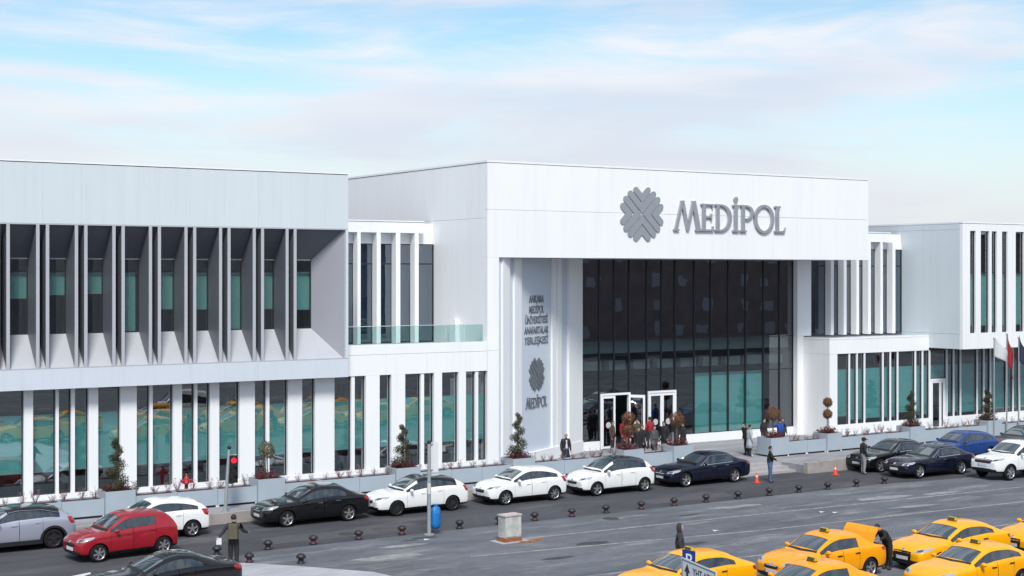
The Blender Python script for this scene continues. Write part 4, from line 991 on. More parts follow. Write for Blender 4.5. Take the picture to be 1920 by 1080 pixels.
car('pickup_truck', 'white double-cab pickup truck with black grille at the right edge', PW, (place(57.41, pk), 46.6, 0), R(-1.5), pk, grille=(.82, 1.0, .52), cat='pickup')
# moving cars at the left
swi = H_(L=3.72, W=.845, H=1.54, xf=.70, xr=3.09, cowl=1.02, roof=1.66, b0=2.0, b1=2.1, rde=2.86, rr=3.34, deck=3.65, rdrop=.06, zcowl=1.03, belt0=.94, belt1=1.03, nose=.76, hood=.97, R=.305, quarter=False, spokes=6)
car('hatchback_car', 'red hatchback driving past the silver crossover', PRED, (16.10, 50.45, 0), R(7), swi)
cou = dict(L=4.6, H=1.43, W=.90, roof=2.2, rr=3.2, deck=4.0, zdeck=1.05, belt1=1.0, tailz=1.0, zcowl=1.0, cowl=1.4, wr=.58, rde=3.05)
car('sedan_car', 'black coupe seen from above at the lower left corner', PBLK, (14.95, 42.9, 0), R(2), cou)
# taxis
tx = dict(L=4.55, W=.90, H=1.45, cowl=1.38, roof=2.12, b0=2.5, b1=2.6, rde=3.28, rr=3.55, deck=4.18, zdeck=1.06, zcowl=1.0, belt0=.91, belt1=1.03, tailz=1.0, nose=.72, hood=.93, quarter=True)
tx2 = dict(L=4.42, W=.865, H=1.49, cowl=1.28, roof=1.98, b0=2.4, b1=2.5, rde=3.15, rr=3.30, deck=3.80, zdeck=1.07, zcowl=1.0, belt0=.93, belt1=.98, tailz=1.0, nose=.74, hood=.95, quarter=False)
def taxi_from(base, label, x, y, rz=0.0):
    o = copy_tree(base); o.location = (x, y, 0); o.rotation_euler = (0, 0, rz); o['label'] = label; return o
G = 'yellow taxis waiting on the rank'
t4 = car('taxi', 'yellow taxi with big black grille facing the man at the open boot', PTAXI, (36.95 + 2.275, 33.82, 0), 0, tx, taxi=True, grille=(.34, .68, .40), group=G)
t1 = taxi_from(t4, 'leftmost yellow taxi, behind the blue parking sign', 25.95 + 2.275, 34.42)
t6 = taxi_from(t4, 'yellow taxi cut off by the right edge of the picture', 41.9 + 2.275, 33.4)
t2 = car('taxi', 'older yellow taxi with its boot lid raised', PTAXI2, (31.75 + 2.2, 34.45, 0), 0, tx2, taxi=True, grille=(.54, .66, .34), group=G, open_boot=True)
t3 = car('taxi', 'yellow taxi in the front row, cut off at the bottom below the open-boot taxi', PTAXI2, (27.95 + 2.2, 31.1, 0), 0, tx2, taxi=True, grille=(.54, .66, .34), group=G)
t5 = car('taxi', 'yellow taxi with thin chrome grille in the front row at lower right', PTAXI, (34.25 + 2.275, 30.6, 0), 0, dict(tx, nose=.74), taxi=True, grille=(.52, .62, .34), group=G)
for i, (x, y) in enumerate(((19.5, 27.6), (25.2, 27.3), (31.0, 27.0), (36.8, 27.2), (42.6, 27.0), (22.3, 31.2), (42.8, 30.4), (48.5, 31.0))):
    taxi_from(t4 if i % 2 else t3, 'yellow taxi waiting below the picture, %s of those mirrored in the windows' % ORD[i], x, y)

# ================================================================== PLANTERS AND PLANTS
def planter(x0, x1, y0, y1, h, label, name='planter', soil=True):
    o = empty(name, ((x0 + x1) / 2, (y0 + y1) / 2, PZ)); tag(o, label, 'planter', 'grey planters in front of the facade')
    hx, hy = (x1 - x0) / 2 - .008, (y1 - y0) / 2; t = .04; b = MB()
    z0, z1 = .09, h
    b.box(-hx, hx, -hy, -hy + t, z0, z1); b.box(-hx, hx, hy - t, hy, z0, z1); b.box(-hx, -hx + t, -hy + t, hy - t, z0, z1 - .002); b.box(hx - t, hx, -hy + t, hy - t, z0, z1 - .002)
    b.box(-hx + t, hx - t, -hy + t, hy - t, z0, z0 + .03)
    b.build('shell', PLANT, o)
    MB().box(-hx + t, hx - t, -hy + t, hy - t, h - .14, h - .05).build('soil', SOIL, o)
    f = MB(); f.box(-hx + .03, hx - .03, -hy + .06, hy - .06, .002, z0 - .002); f.build('gap_shade', BLACK, o)  # black box fills the open gap between the feet as painted shade
    for sx in (-1, 1): MB().box(sx * (hx - .03) - .03, sx * (hx - .03) + .03, -hy + .02, -hy + .08, .003, z0 - .003).build('foot', WHITE, o)
    return o
CUBES = [(17.3, 18.5, 'the left spiral shrub in front of the ground windows'), (23.6, 24.8, 'the single ball shrub by the traffic light'), (30.0, 31.2, 'the spiral shrub behind the steel pole'), (36.0, 37.2, 'the spiral shrub at the portal pillar'),
         (42.3, 43.5, 'the two-ball shrub by the doors'), (45.35, 46.57, 'the rust ball shrub at the plaza entrance'), (51.7, 52.97, 'the rust ball shrub beside the grey-coated woman'), (55.7, 56.76, 'the rust double-ball shrub'), (62.0, 63.2, 'the spiral shrub left of the side door'), (68.4, 69.6, 'the spiral shrub by the flagpoles')]
for x0, x1, lb in CUBES:
    planter(x0, x1, 56.1, 57.15, .98, 'tall grey cube planter holding ' + lb, 'cube_planter')
lowspans = [(9.0, 17.3), (18.5, 23.6), (24.8, 30.0), (31.2, 36.0), (37.2, 42.3), (43.5, 45.35), (52.97, 55.7), (56.76, 62.0), (63.2, 68.4), (69.6, 80.0)]
between = ['the left edge', 'the left spiral shrub', 'the olive ball shrub', 'the steel pole', 'the portal pillar', 'the two-ball shrub', 'the grey-coated woman', 'the double-ball shrub', 'the side door spiral', 'the flagpoles']
tw_spots = []
for (a, b), bt in zip(lowspans, between):
    n = max(1, round((b - a) / 1.65)); w = (b - a) / n
    for k in range(n):
        planter(a + k * w, a + (k + 1) * w, 56.2, 57.0, .72, '%s low grey planter box to the right of %s' % (ORD[k], bt))
        for j in range(3 if w > 1 else 1): tw_spots.append((a + k * w + w * (j + .5 + random.uniform(-.2, .2)) / 3, 56.6 + random.uniform(-.15, .15), '%s in the %s low planter right of %s' % (('left', 'middle', 'right')[j], ORD[k], bt)))
LEAFG = mat('conifer_leaf', (0.048, 0.050, 0.022), 0.8, var=0.45, scale=9)
LEAFO = mat('rust_leaf', (0.16, 0.072, 0.035), 0.85, var=0.4, scale=9)
LEAFY = mat('olive_leaf', (0.13, 0.115, 0.065), 0.85, var=0.35, scale=9)
LEAFR = mat('red_shrub_leaf', (0.115, 0.030, 0.034), 0.85, var=0.45, scale=9)
LEAFP = mat('pinkish_twig', (0.24, 0.15, 0.16), 0.85, var=0.3, scale=9)
BARK = mat('bark', (0.13, 0.10, 0.08), 0.9, var=0.3, scale=12)
def rv(): 
    v = Vector((random.gauss(0, 1), random.gauss(0, 1), random.gauss(0, 1))); return v.normalized()
def leaf(b, p, s, nrm=None, mi=0):
    n = (nrm + rv() * .6).normalized() if nrm is not None else rv()
    a = n.orthogonal().normalized(); a = (Matrix.Rotation(random.uniform(0, 6.28), 3, n) @ a); c = n.cross(a); p = Vector(p); w = s * random.uniform(.35, .6)
    b.add([p - a * s * .5, p + c * w * .5, p + a * s * .5 + n * s * .12, p - c * w * .5], [(0, 1, 2, 3)], mi)
def ball_cloud(b, c, r, n, s, shell=.55):
    for _ in range(n):
        d = rv(); k = random.uniform(shell, 1.0) ** .6 * (1 + .30 * mnoise.noise(Vector(c) * 3 + d * 2.4))
        leaf(b, Vector(c) + d * r * k, s * random.uniform(.7, 1.3), d)
def red_shrub(x, y, z, rx, ry, h, label):
    o = empty('red_shrub', (x, y, z)); tag(o, label, 'shrub', 'low red shrubs at the tree bases')
    b = MB(); st = MB()
    for _ in range(60):
        a = random.uniform(0, 6.28); k = math.sqrt(random.random()); px, py = rx * k * math.cos(a), ry * k * math.sin(a)
        hh = h * (1 - .55 * k * k) * random.uniform(.6, 1.15); tip = Vector((px * 1.25, py * 1.25, hh))
        st.tube((px * .6, py * .6, 0), tip, .008, .003, n=4)
        for _ in range(9): 
            t = random.uniform(.35, 1); leaf(b, Vector((px * .6, py * .6, 0)).lerp(tip, t) + rv() * .06, .09)
    b.build('foliage', LEAFR, o); st.build('stems', LEAFR, o)
def spiral(x, y, z, H_t, label):
    o = empty('spiral_topiary', (x, y, z)); tag(o, label, 'topiary', 'spiral conifers in cube planters')
    b = MB(); t = MB(); t.tube((0, 0, 0), (random.uniform(-.03, .03), 0, H_t * .92), .035, .012, n=7)
    turns = 3.2
    ph = random.uniform(0, 6)
    for i in range(3400):
        u = random.random() ** 1.25
        zc = .18 + u * (H_t - .2); rr = lerp(.42, .10, u); a = ph + turns * 2 * math.pi * u
        tube_r = lerp(.36, .12, u)
        c = Vector((math.cos(a) * rr * .62, math.sin(a) * rr * .62, zc)); d = rv()
        leaf(b, c + Vector((d.x, d.y, d.z * .8)) * tube_r * random.uniform(.45, 1.05), .07, d)
    b.build('crown', LEAFG, o); t.build('trunk', BARK, o)
def balls(x, y, z, bs, m, label, lean=0):
    o = empty('ball_topiary', (x, y, z)); tag(o, label, 'topiary', 'ball shrubs in cube planters')
    b = MB(); t = MB(); top = max(c for c, r in bs)
    for s_ in (-.05, .05): t.tube((s_, 0, 0), (s_ * .4 + lean, 0, top), .028, .014, n=6)
    for c, r in bs:
        ball_cloud(b, (lean * c / top, 0, c), r, 1100, .075)
        for _ in range(14):
            d = rv(); t.tube((lean * c / top, 0, c - r * .3), Vector((lean * c / top, 0, c)) + d * r * .9, .010, .004, n=4)
    b.build('crown', m, o); t.build('trunk', BARK, o)
TZ = PZ + .93; TY = 56.62
spiral(17.9, TY, TZ, 2.05, 'dark spiral conifer left of the traffic light')
balls(24.2, TY, TZ, [(1.18, .36)], LEAFY, 'olive ball shrub above the black sedan')
spiral(30.6, TY, TZ, 1.85, 'dark spiral conifer just left of the steel pole')
spiral(36.6, TY, TZ, 2.05, 'dark spiral conifer at the portal pillar')
balls(42.85, TY, TZ, [(.98, .32), (1.52, .33)], LEAFO, 'rust shrub of two balls in front of the open door', .08)
balls(45.95, TY, TZ, [(1.30, .40)], LEAFO, 'rust ball shrub right of the entrance doors')
balls(52.32, TY, TZ, [(1.25, .40)], LEAFO, 'rust ball shrub in front of the dark glass corner')
balls(56.22, TY, TZ, [(1.02, .26), (1.65, .26)], LEAFO, 'rust double-ball shrub before the white podium side')
spiral(62.6, TY, TZ, 1.95, 'dark spiral conifer left of the white side door')
spiral(69.0, TY, TZ, 1.80, 'dark spiral conifer next to the flagpoles')
for (x0, x1, lb) in CUBES:
    red_shrub((x0 + x1) / 2, 56.62, PZ + .9, .52, .44, .42, 'red-brown shrub under ' + lb)
# bare twig shrubs in the low planters
protos = []
for q in range(4):
    st = MB(); lf = MB()
    for _ in range(16):
        a = random.uniform(0, 6.28); tip = Vector((math.cos(a) * random.uniform(.05, .26), math.sin(a) * random.uniform(.05, .2), random.uniform(.22, .48)))
        st.tube((0, 0, 0), tip, .007, .003, n=4)
        for _ in range(3 if q != 3 else 12): leaf(lf, tip * random.uniform(.5, 1) + rv() * .04, .05)
    protos.append((st, lf))
twig = []
for q, (st, lf) in enumerate(protos):
    o = empty('twig_shrub', (0, 0, 0)); st.build('stems', LEAFP if q != 3 else BARK, o); lf.build('leaves', LEAFP if q != 3 else LEAFG, o); twig.append(o)
used = set()
for i, (x, y, wh) in enumerate(tw_spots):
    q = random.choice((0, 1, 2, 0, 1, 2, 3))
    o = twig[q] if q not in used else copy_tree(twig[q]); used.add(q)
    o.location = (x, y, PZ + .66); o.rotation_euler = (0, 0, random.uniform(0, 6.28)); s = random.uniform(.75, 1.25); o.scale = (s, s, s)
    tag(o, 'dark evergreen tuft, ' + wh if q == 3 else 'bare twig shrub, ' + wh, 'shrub', 'evergreen tufts in the planters' if q == 3 else 'twig shrubs in the planters')
for q in range(4):
    if q not in used: bpy.data.objects.remove(twig[q])

# ================================================================== STREET FURNITURE
BOLM = mat('bollard_iron', (0.022, 0.022, 0.026), 0.5, var=0.2, scale=8); BOLR = mat('bollard_red_collar', (0.14, 0.032, 0.04), 0.6, var=0.3, scale=10)
def bollard(x, y, red, lb):
    b = MB().lathe([(.001, 0), (.17, 0), (.175, .04), (.13, .07)], 16); 
    o = b.build('bollard', BOLM); o.location = (x, y, .006); o.scale = (.8, .8, .92); o.rotation_euler = (random.uniform(-.05, .05), random.uniform(-.05, .05), 0)
    MB().lathe([(.13, .068), (.115, .12), (.12, .19)], 16).build('collar', BOLR if red else BOLM, o)
    MB().lathe([(.12, .188), (.20, .205), (.212, .245), (.19, .30), (.125, .355), (.05, .378), (.001, .382)], 16).build('cap', BOLM, o)
    tag(o, lb, 'bollard', 'mushroom bollards along the road')
for i, (x, y, rd) in enumerate([(18.9, 48.6, 0), (20.83, 48.62, 0), (22.6, 48.64, 1), (24.45, 48.66, 1), (26.25, 48.66, 1), (28.75, 48.62, 0), (30.55, 48.62, 0), (32.21, 48.6, 1), (34.0, 48.58, 1), (35.7, 48.56, 0), (37.5, 48.55, 1), (39.25, 48.55, 1), (41.0, 48.54, 0), (42.8, 48.53, 0), (44.6, 48.5, 0), (46.35, 48.48, 0), (48.1, 48.42, 0), (49.85, 48.36, 0), (51.6, 48.3, 0)]):
    bollard(x, y, rd, '%s from the left in the row of black mushroom bollards beside the road' % ORD[i])
for i, (x, y, rd) in enumerate([(19.35, 46.75, 1), (20.75, 45.65, 0)]): bollard(x, y, rd, ('black mushroom bollard right of the man with the backpack', 'black mushroom bollard at the pale island, nearest the bottom')[i])

def signal_head(parent, x, y, z, rz, lit):
    h = empty('signal_head', (x, y, z), rz, parent)   # faces -x local... lamps on local -y side
    b = MB().box(-.16, .16, -.10, .10, 0, 1.08); o = b.build('signal_housing', BLACK, parent); o.location = (x, y, z); o.rotation_euler = (0, 0, rz)
    bpy.data.objects.remove(h)
    MB().box(-.175, .175, .10, .115, -.02, 1.10).build('back_plate', mat('signal_backplate', (0.62, 0.64, 0.66), 0.5), o)
    for k in range(3):
        zc = .90 - k * .36
        m = lit if k == 0 and lit else mat('unlit_lens', (0.03, 0.035, 0.03), 0.3)
        MB().lathe([(.115, -.125), (.06, -.14), (.001, -.145)][::-1], 16, (0, 0, zc), 'y').build('lens', m, o)
        v = MB(); n = 10
        for i in range(n):
            a0, a1 = math.pi * (-.05 + 1.1 * i / n), math.pi * (-.05 + 1.1 * (i + 1) / n)
            q = [(.135 * math.cos(a), yy, zc + .135 * math.sin(a)) for a, yy in ((a0, -.10), (a1, -.10), (a1, -.27 + .10 * (1 - math.sin(a1))), (a0, -.27 + .10 * (1 - math.sin(a0))))]
            v.add(q, [(0, 1, 2, 3)])
        v.build('visor', BLACK, o)
    return o
REDL = mat('red_signal_light', (0.8, 0.02, 0.05), 0.3, emit=(1.0, 0.015, 0.04), estr=.9)
tl = empty('traffic_light', (21.72, 54.95, PZ)); tag(tl, 'traffic light showing red on a slightly leaning pole at the kerb', 'traffic light')
MB().tube((0, 0, 0), (.17, 0, 2.45), .075, .062, n=12).tube((0, 0, 0), (0, 0, .03), .16, n=12).build('pole', STEEL, tl)
MB().ball((.17, 0, 2.53), (.085, .085, .075), 10).build('pole_cap', BLACK, tl)
signal_head(tl, .32, -.04, 1.13, R(-8), REDL)
MB().box(.06, .34, -.03, .03, 1.08, 1.12).build('bracket', STEEL, tl); MB().box(.12, .34, -.03, .03, 2.22, 2.26).build('bracket', STEEL, tl)
tl2 = empty('traffic_light', (27.08, 48.05, .006)); tag(tl2, 'traffic light seen from behind on a straight steel pole beside the road', 'traffic light')
MB().tube((0, 0, 0), (0, 0, 3.42), .078, .064, n=12).tube((0, 0, 0), (0, 0, .03), .19, n=12).build('pole', STEEL, tl2)
MB().ball((0, 0, 3.48), (.085, .085, .075), 10).build('pole_cap', BLACK, tl2)
signal_head(tl2, .27, .12, 2.36, R(150), None)
MB().box(.02, .3, .03, .09, 3.36, 3.42).build('bracket', STEEL, tl2); MB().box(.02, .3, .03, .09, 2.40, 2.44).build('bracket', STEEL, tl2)
MB().lathe([(.0745, 1.55), (.0735, 1.95)], 12).build('sticker', mat('old_sticker', (0.55, 0.55, 0.53), 0.8, var=.2, scale=14), tl2)
# blue refuse bag hanging on the pole
bag = MB(); prof = [(.13, .95), (.08, .88), (.15, .83), (.19, .72), (.205, .58), (.21, .42), (.22, .26), (.20, .12), (.13, .04), (.001, .02)]
n = 18; vv = []
for r_, h_ in prof:
    for i in range(n):
        a = 2 * math.pi * i / n; k = 1 + .30 * mnoise.noise(Vector((math.cos(a) * 2.2, math.sin(a) * 2.2, h_ * 4)))
        vv.append((r_ * k * math.cos(a) + .05 * mnoise.noise(Vector((0, 0, h_ * 4))), r_ * k * .8 * math.sin(a), h_))
bag.add(vv, [(k * n + (i + 1) % n, k * n + i, (k + 1) * n + i, (k + 1) * n + (i + 1) % n) for k in range(len(prof) - 1) for i in range(n)], 0, True)
o = bag.build('refuse_bag', mat('blue_bag', (0.012, 0.16, 0.46), 0.35, var=0.3, scale=9, bump=1.0, bscale=14)); o.location = (27.36, 48.05, .18); tag(o, 'crumpled bright blue refuse bag tied to the steel pole', 'bag')
# grey electrical cabinet, rusted at its foot
cb = empty('cabinet', (28.95, 45.35, .006), R(4)); tag(cb, 'small weathered grey electrical cabinet with a rusty base standing on the paving', 'cabinet')
CABM = mat('cabinet_grey', (0.42, 0.42, 0.41), 0.6, var=0.35, scale=4, streak=.5); RUST = mat('rust', (0.26, 0.10, 0.035), 0.9, var=0.4, scale=6)
MB().box(-.36, .36, -.22, .22, .16, .94).build('body', CABM, cb)
MB().box(-.35, .35, -.24, -.221, .2, .9).build('door', mat('cabinet_door', (0.48, 0.48, 0.46), 0.55, var=0.3, scale=5, streak=.5), cb)
MB().box(-.39, .39, -.25, .25, .94, .99).build('lid', mat('cabinet_lid', (0.50, 0.42, 0.40), 0.6, var=.3, scale=5), cb)
MB().box(-.40, .40, -.26, .26, 0, .07).box(-.37, .37, -.225, .225, .07, .16).build('base', RUST, cb)
MB().box(-.62, .62, -.45, .42, -.004, .012).build('footing', LIGHTC, cb)
for (x, y, rz, sx) in ((29.75, 44.85, .4, .42), (29.35, 44.75, -.3, .3)):
    o = MB().hexa([(-sx, -.05, 0), (sx, -.07, 0), (sx, .06, 0), (-sx, .05, 0), (-sx, -.03, .05), (sx, -.05, .04), (sx * .9, .04, .06), (-sx, .03, .05)]).build('timber_scrap', RUST); o.location = (x, y, .01); o.rotation_euler = (0, 0, rz)
    tag(o, 'longer brown timber scrap right of the grey cabinet' if sx > .4 else 'short brown timber scrap at the foot of the grey cabinet', 'scrap')
# cones
for (x, y, lb) in ((46.8, 51.75, 'orange traffic cone behind the navy sedan'), (51.9, 51.75, 'orange traffic cone with white top band near the low wall')):
    o = MB().box(-.17, .17, -.17, .17, 0, .035).build('traffic_cone', mat('cone_orange', (0.72, 0.08, 0.035), 0.5)); o.location = (x, y, .004); o.scale = (.82, .82, .82)
    MB().lathe([(.13, .035), (.075, .33)], 14).build('lower_cone', MATS['cone_orange'], o); MB().lathe([(.075, .33), (.055, .44)], 14).build('band', mat('cone_band', (0.75, 0.66, 0.64), 0.5), o); MB().lathe([(.055, .44), (.028, .60), (.001, .605)], 14).build('tip', MATS['cone_orange'], o)
    tag(o, lb, 'cone')
# hydrant
hy = MB().lathe([(.001, 0), (.14, 0), (.14, .05), (.075, .06), (.075, .80), (.12, .81), (.12, .87), (.10, .89), (.10, 1.02), (.075, 1.08), (.03, 1.11), (.03, 1.22), (.001, 1.23)], 14).build('hydrant', mat('hydrant_red', (0.42, 0.015, 0.03), 0.45)); hy.location = (21.15, 57.75, PZ)
MB().tube((-.21, 0, .94), (.21, 0, .94), .05, n=10).build('outlet', MATS['hydrant_red'], hy); MB().tube((-.235, 0, .94), (-.205, 0, .94), .065, n=10).tube((.205, 0, .94), (.235, 0, .94), .065, n=10).build('outlet_cap', MATS['hydrant_red'], hy)
tag(hy, 'red fire hydrant standing behind the low planters', 'hydrant')
# parking sign on a tall post in the foreground
sg = empty('parking_sign', (18.0, 21.98, 0)); tag(sg, 'blue P parking sign above a white arrow panel on a post at the bottom', 'sign')
NAVYS = mat('sign_blue', (0.012, 0.035, 0.22), 0.4); SWHT = mat('sign_white', (0.66, 0.70, 0.71), 0.45); SBLK = mat('sign_black', (0.02, 0.02, 0.025), 0.5)
MB().tube((.10, .03, 0), (.10, .03, 4.46), .03, n=10).build('post', STEEL, sg)
def panel_obj(nm, w, z0, z1, m, ang, off):
    o = MB().box(0, w, -.006, .006, z0, z1).build(nm, m, sg); o.rotation_euler = (0, 0, R(ang)); o.location = off; return o
pb = panel_obj('parking_panel', .32, 4.05, 4.50, NAVYS, 280.0, (0, .03, 0))
text_mesh('P', .34, SWHT, pb, 'letter_P', (.16, -.0085, 4.20), (R(90), 0, 0), depth=.002)
ap = panel_obj('arrow_panel', 1.46, 3.70, 4.355, SWHT, 256.3, (-.03, .02, 0))
for bb_ in ((.03, 1.43, 4.31, 4.325), (.03, 1.43, 3.73, 3.745), (.03, .045, 3.745, 4.31), (1.415, 1.43, 3.745, 4.31)):
    MB().box(bb_[0], bb_[1], -.0095, -.0045, bb_[2], bb_[3]).build('border', SBLK, ap)
MB().prism([(.22, 3.95), (.30, 3.95), (.30, 4.11), (.38, 4.11), (.26, 4.27), (.14, 4.11), (.22, 4.11)], lambda u, v, d: (u, -.0045 - d, v), 0, .005).build('arrow', SBLK, ap)
text_mesh('YHT-ATG', .20, SBLK, ap, 'text_line', (.93, -.0085, 4.10), (R(90), 0, 0), depth=.0015)
text_mesh('Kapalı Otopark', .18, SBLK, ap, 'text_line', (.90, -.0085, 3.86), (R(90), 0, 0), depth=.0015, sx=.80)
# flags
def flag(x, y, ztop, m, label, drop, wid, z_at, emblem_m=None):
    o = empty('flagpole', (x, y, PZ)); tag(o, label, 'flag', 'flagpoles by the right wing')
    MB().tube((0, 0, 0), (0, 0, ztop - PZ), .05, .035, n=10).build('pole', STEEL, o); MB().ball((0, 0, ztop - PZ + .05), .07, 8).build('finial', CHROME, o)
    b = MB(); nu, nv = 10, 12; v = []
    for j in range(nv + 1):
        for i in range(nu + 1):
            u = i / nu; t = j / nv
            xx = .06 + wid * u * (.80 + .20 * t); zz = z_at + .5 - t * drop * (1 - .45 * u) - u * drop * .95
            v.append((xx, .14 * math.sin(u * 7 + t * 2) * (.2 + u), zz))
    n = nu + 1
    b.add(v, [(j * n + i, j * n + i + 1, (j + 1) * n + i + 1, (j + 1) * n + i) for j in range(nv) for i in range(nu)], 0, True)
    fo = b.build('flag_cloth', m, o); md = fo.modifiers.new('t', 'SOLIDIFY'); md.thickness = .01
flag(68.85, 56.05, 6.05, mat('flag_white', (0.55, 0.56, 0.58), 0.7, var=.05, scale=3), 'steel flagpole flying a drooping white flag', 1.15, 1.55, 5.3)
flag(69.95, 56.05, 6.3, mat('flag_red', (0.24, 0.008, 0.014), 0.7), 'steel flagpole with a red flag hanging beside the white flag', 1.9, .62, 5.6)
flag(71.0, 56.05, 6.05, mat('flag_navy', (0.018, 0.022, 0.05), 0.7), 'steel flagpole with a dark navy flag at the right edge', 1.5, .9, 5.35)
# white van roof below the bottom right corner
van = dict(L=5.0, W=.98, H=2.05, zb=.25, cowl=.95, roof=1.85, b0=2.2, b1=2.3, rde=3.2, rr=4.7, deck=4.92, zdeck=1.2, zcowl=1.25, belt0=1.15, belt1=1.18, nose=.85, hood=1.1, xf=.9, xr=3.9, R=.34, wr=.80, tailz=1.0)
car('white_van', 'white van whose roof edge shows at the bottom right corner', PW, (34.0, 24.6, 0), R(0), van, cat='van')
# scraps of paper on the rank
for (x, y) in ((43.6, 43.5), (43.25, 43.9), (36.7, 42.9), (26.5, 47.2)):
    o = MB().add([(-.12, -.08, 0), (.13, -.05, .02), (.10, .09, .005), (-.1, .07, .03)], [(0, 1, 2, 3)]).build('paper_scrap', SWHT); o.location = (x, y, .014); o.modifiers.new('t', 'SOLIDIFY').thickness = .004
    tag(o, 'white paper scrap on the rank paving, ' + {43.6: 'the right one of the pair', 43.25: 'the left one of the pair', 36.7: 'alone between the painted lines', 26.5: 'beside the steel pole'}[x], 'litter', 'paper scraps on the paving')

# ================================================================== PEOPLE
SKIN = mat('skin', (0.42, 0.24, 0.17), 0.6)
def person(label, loc, rz, h=1.72, top=(.03, .03, .035), legs=(.05, .06, .09), shoe=(.03, .03, .03), hair=(.02, .015, .012), pose=None, coat=None, hood=False, cap=None, bag=None, group=None, lean=0.0, shirt=None, paper=False):
    """one continuous skinned figure facing local +x; clothing colours by region, hair / coat / bag as children"""
    pose = pose or {}
    root = empty('person', loc, rz); tag(root, label, 'person', group)
    V = []; Rr = []; E_ = []; K = []
    def j(p, r, par=None, k=None):
        V.append(Vector(p)); Rr.append(r if isinstance(r, tuple) else (r, r)); K.append(k)
        if par is not None: E_.append((par, len(V) - 1))
        return len(V) - 1
    lv = lambda p: Vector((p[0] + (p[2] - .93) * math.sin(lean) if p[2] > .93 else p[0], p[1], .93 + (p[2] - .93) * math.cos(lean) if p[2] > .93 else p[2]))
    pel = j((0, 0, .93), (.155, .115), None, 'legs')
    sp = j(lv((0, 0, 1.10)), (.15, .11), pel, 'top'); ch = j(lv((.0, 0, 1.32)), (.175, .125), sp, 'top')
    nk = j(lv((.01, 0, 1.47)), .062, ch, 'top'); hd0 = j(lv((.03, 0, 1.555)), .072, nk, 'skin'); hd1 = j(lv((.035, 0, 1.64)), (.092, .083), hd0, 'skin'); hd2 = j(lv((.02, 0, 1.72)), .062, hd1, 'skin')
    j(lv((.135, 0, 1.625)), .014, hd1, 'skin')
    hands = []
    for s, nm in ((1, 'l'), (-1, 'r')):
        sh = j(lv((0, .185 * s, 1.41)), .068, ch, 'top')
        el_p = lv(pose.get(nm + 'e', (-.02, .245 * s, 1.14))); wr_p = lv(pose.get(nm + 'w', (.06, .25 * s, .90)))
        el = j(el_p, .052, sh, 'top'); wr = j(wr_p, .038, el, 'top')
        d = (Vector(wr_p) - Vector(el_p)).normalized()
        hp = Vector(wr_p) + d * .07; hn = j(hp, (.040, .030), wr, 'skin'); hands.append((hp, d, s))
        hip = j((0, .085 * s, .88), .098, pel, 'legs'); kp = pose.get(nm + 'k', (.02, .10 * s, .50)); apt = pose.get(nm + 'a', (-.02, .105 * s, .085))
        kn = j(kp, .072, hip, 'legs'); an = j(apt, .048, kn, 'legs'); j((apt[0] + .17, apt[1] + .02 * s, .045), .042, an, 'shoe')
    me = bpy.data.meshes.new('p'); me.from_pydata(V, E_, []); ob = bpy.data.objects.new('p', me); COL.objects.link(ob)
    Rr[:] = [(r0 * f_, r1 * f_) for (r0, r1), f_ in zip(Rr, [{'top': 1.28, 'legs': 1.2, 'skin': 1.04, 'shoe': 1.25}[k] for k in K])]
    sk = ob.modifiers.new('skin', 'SKIN'); sk.use_smooth_shade = True
    for i, sv in enumerate(me.skin_vertices[0].data): sv.radius = Rr[i]; sv.use_root = (i == 0)
    ss = ob.modifiers.new('sub', 'SUBSURF'); ss.levels = 1; ss.render_levels = 1
    dg = bpy.context.evaluated_depsgraph_get(); dg.update(); em = bpy.data.meshes.new_from_object(ob.evaluated_get(dg)); bpy.data.objects.remove(ob)
    mats_ = {'top': mat('cloth_%.2f_%.2f_%.2f' % top, top, .85, var=.12, scale=12), 'legs': mat('cloth_%.2f_%.2f_%.2f' % legs, legs, .85, var=.12, scale=12), 'skin': SKIN, 'shoe': mat('cloth_%.2f_%.2f_%.2f' % shoe, shoe, .6, var=.05)}
    order = ['top', 'legs', 'skin', 'shoe']
    em.materials.clear()
    for k in order: em.materials.append(mats_[k])
    for f in em.polygons:
        c = f.center; best = None
        for a, b in E_:
            pa, pb = V[a], V[b]; d = pb - pa; t = max(0, min(1, (c - pa).dot(d) / d.length_squared)); dist = (c - (pa + d * t)).length - lerp(Rr[a][0], Rr[b][0], t)
            if best is None or dist < best[0]: best = (dist, K[b] if t > .45 or K[a] == K[b] else K[a])
        f.material_index = order.index(best[1]); f.use_smooth = True
    bm = bmesh.new(); bm.from_mesh(em)
    for hp, d, s in hands:                                   # fingers and thumb
        side = d.cross(Vector((1, 0, 0))); side = side.normalized() if side.length > .1 else Vector((0, 1, 0)); up = side.cross(d)
        for k, (off, ln) in enumerate(((-.026, .065), (-.009, .078), (.009, .074), (.026, .058))):
            a = hp + d * .02 + side * off; m_ = a + d * ln * .6; e_ = m_ + (d * .8 + up * .6).normalized() * ln * .5
            for p_, q_, r0, r1 in ((a, m_, .009, .0085), (m_, e_, .0085, .006)):
                t_ = MB().tube(p_, q_, r0, r1, n=5); bv = [bm.verts.new(x) for x in t_.v[:10]]
                for fc in t_.f[:5]: bm.faces.new([bv[i] for i in fc]).material_index = 2
        a = hp - side * .03 * s; t_ = MB().tube(a, a + (d * .6 - side * s * .7).normalized() * .055, .011, .007, n=5); bv = [bm.verts.new(x) for x in t_.v[:10]]
        for fc in t_.f[:5]: bm.faces.new([bv[i] for i in fc]).material_index = 2
    bm.to_mesh(em); bm.free()
    bo = bpy.data.objects.new('body', em); COL.objects.link(bo); bo.parent = root
    hc = V[hd1]
    hm = mat('hair_%.2f_%.2f' % (hair[0], hair[1]), hair, .7)
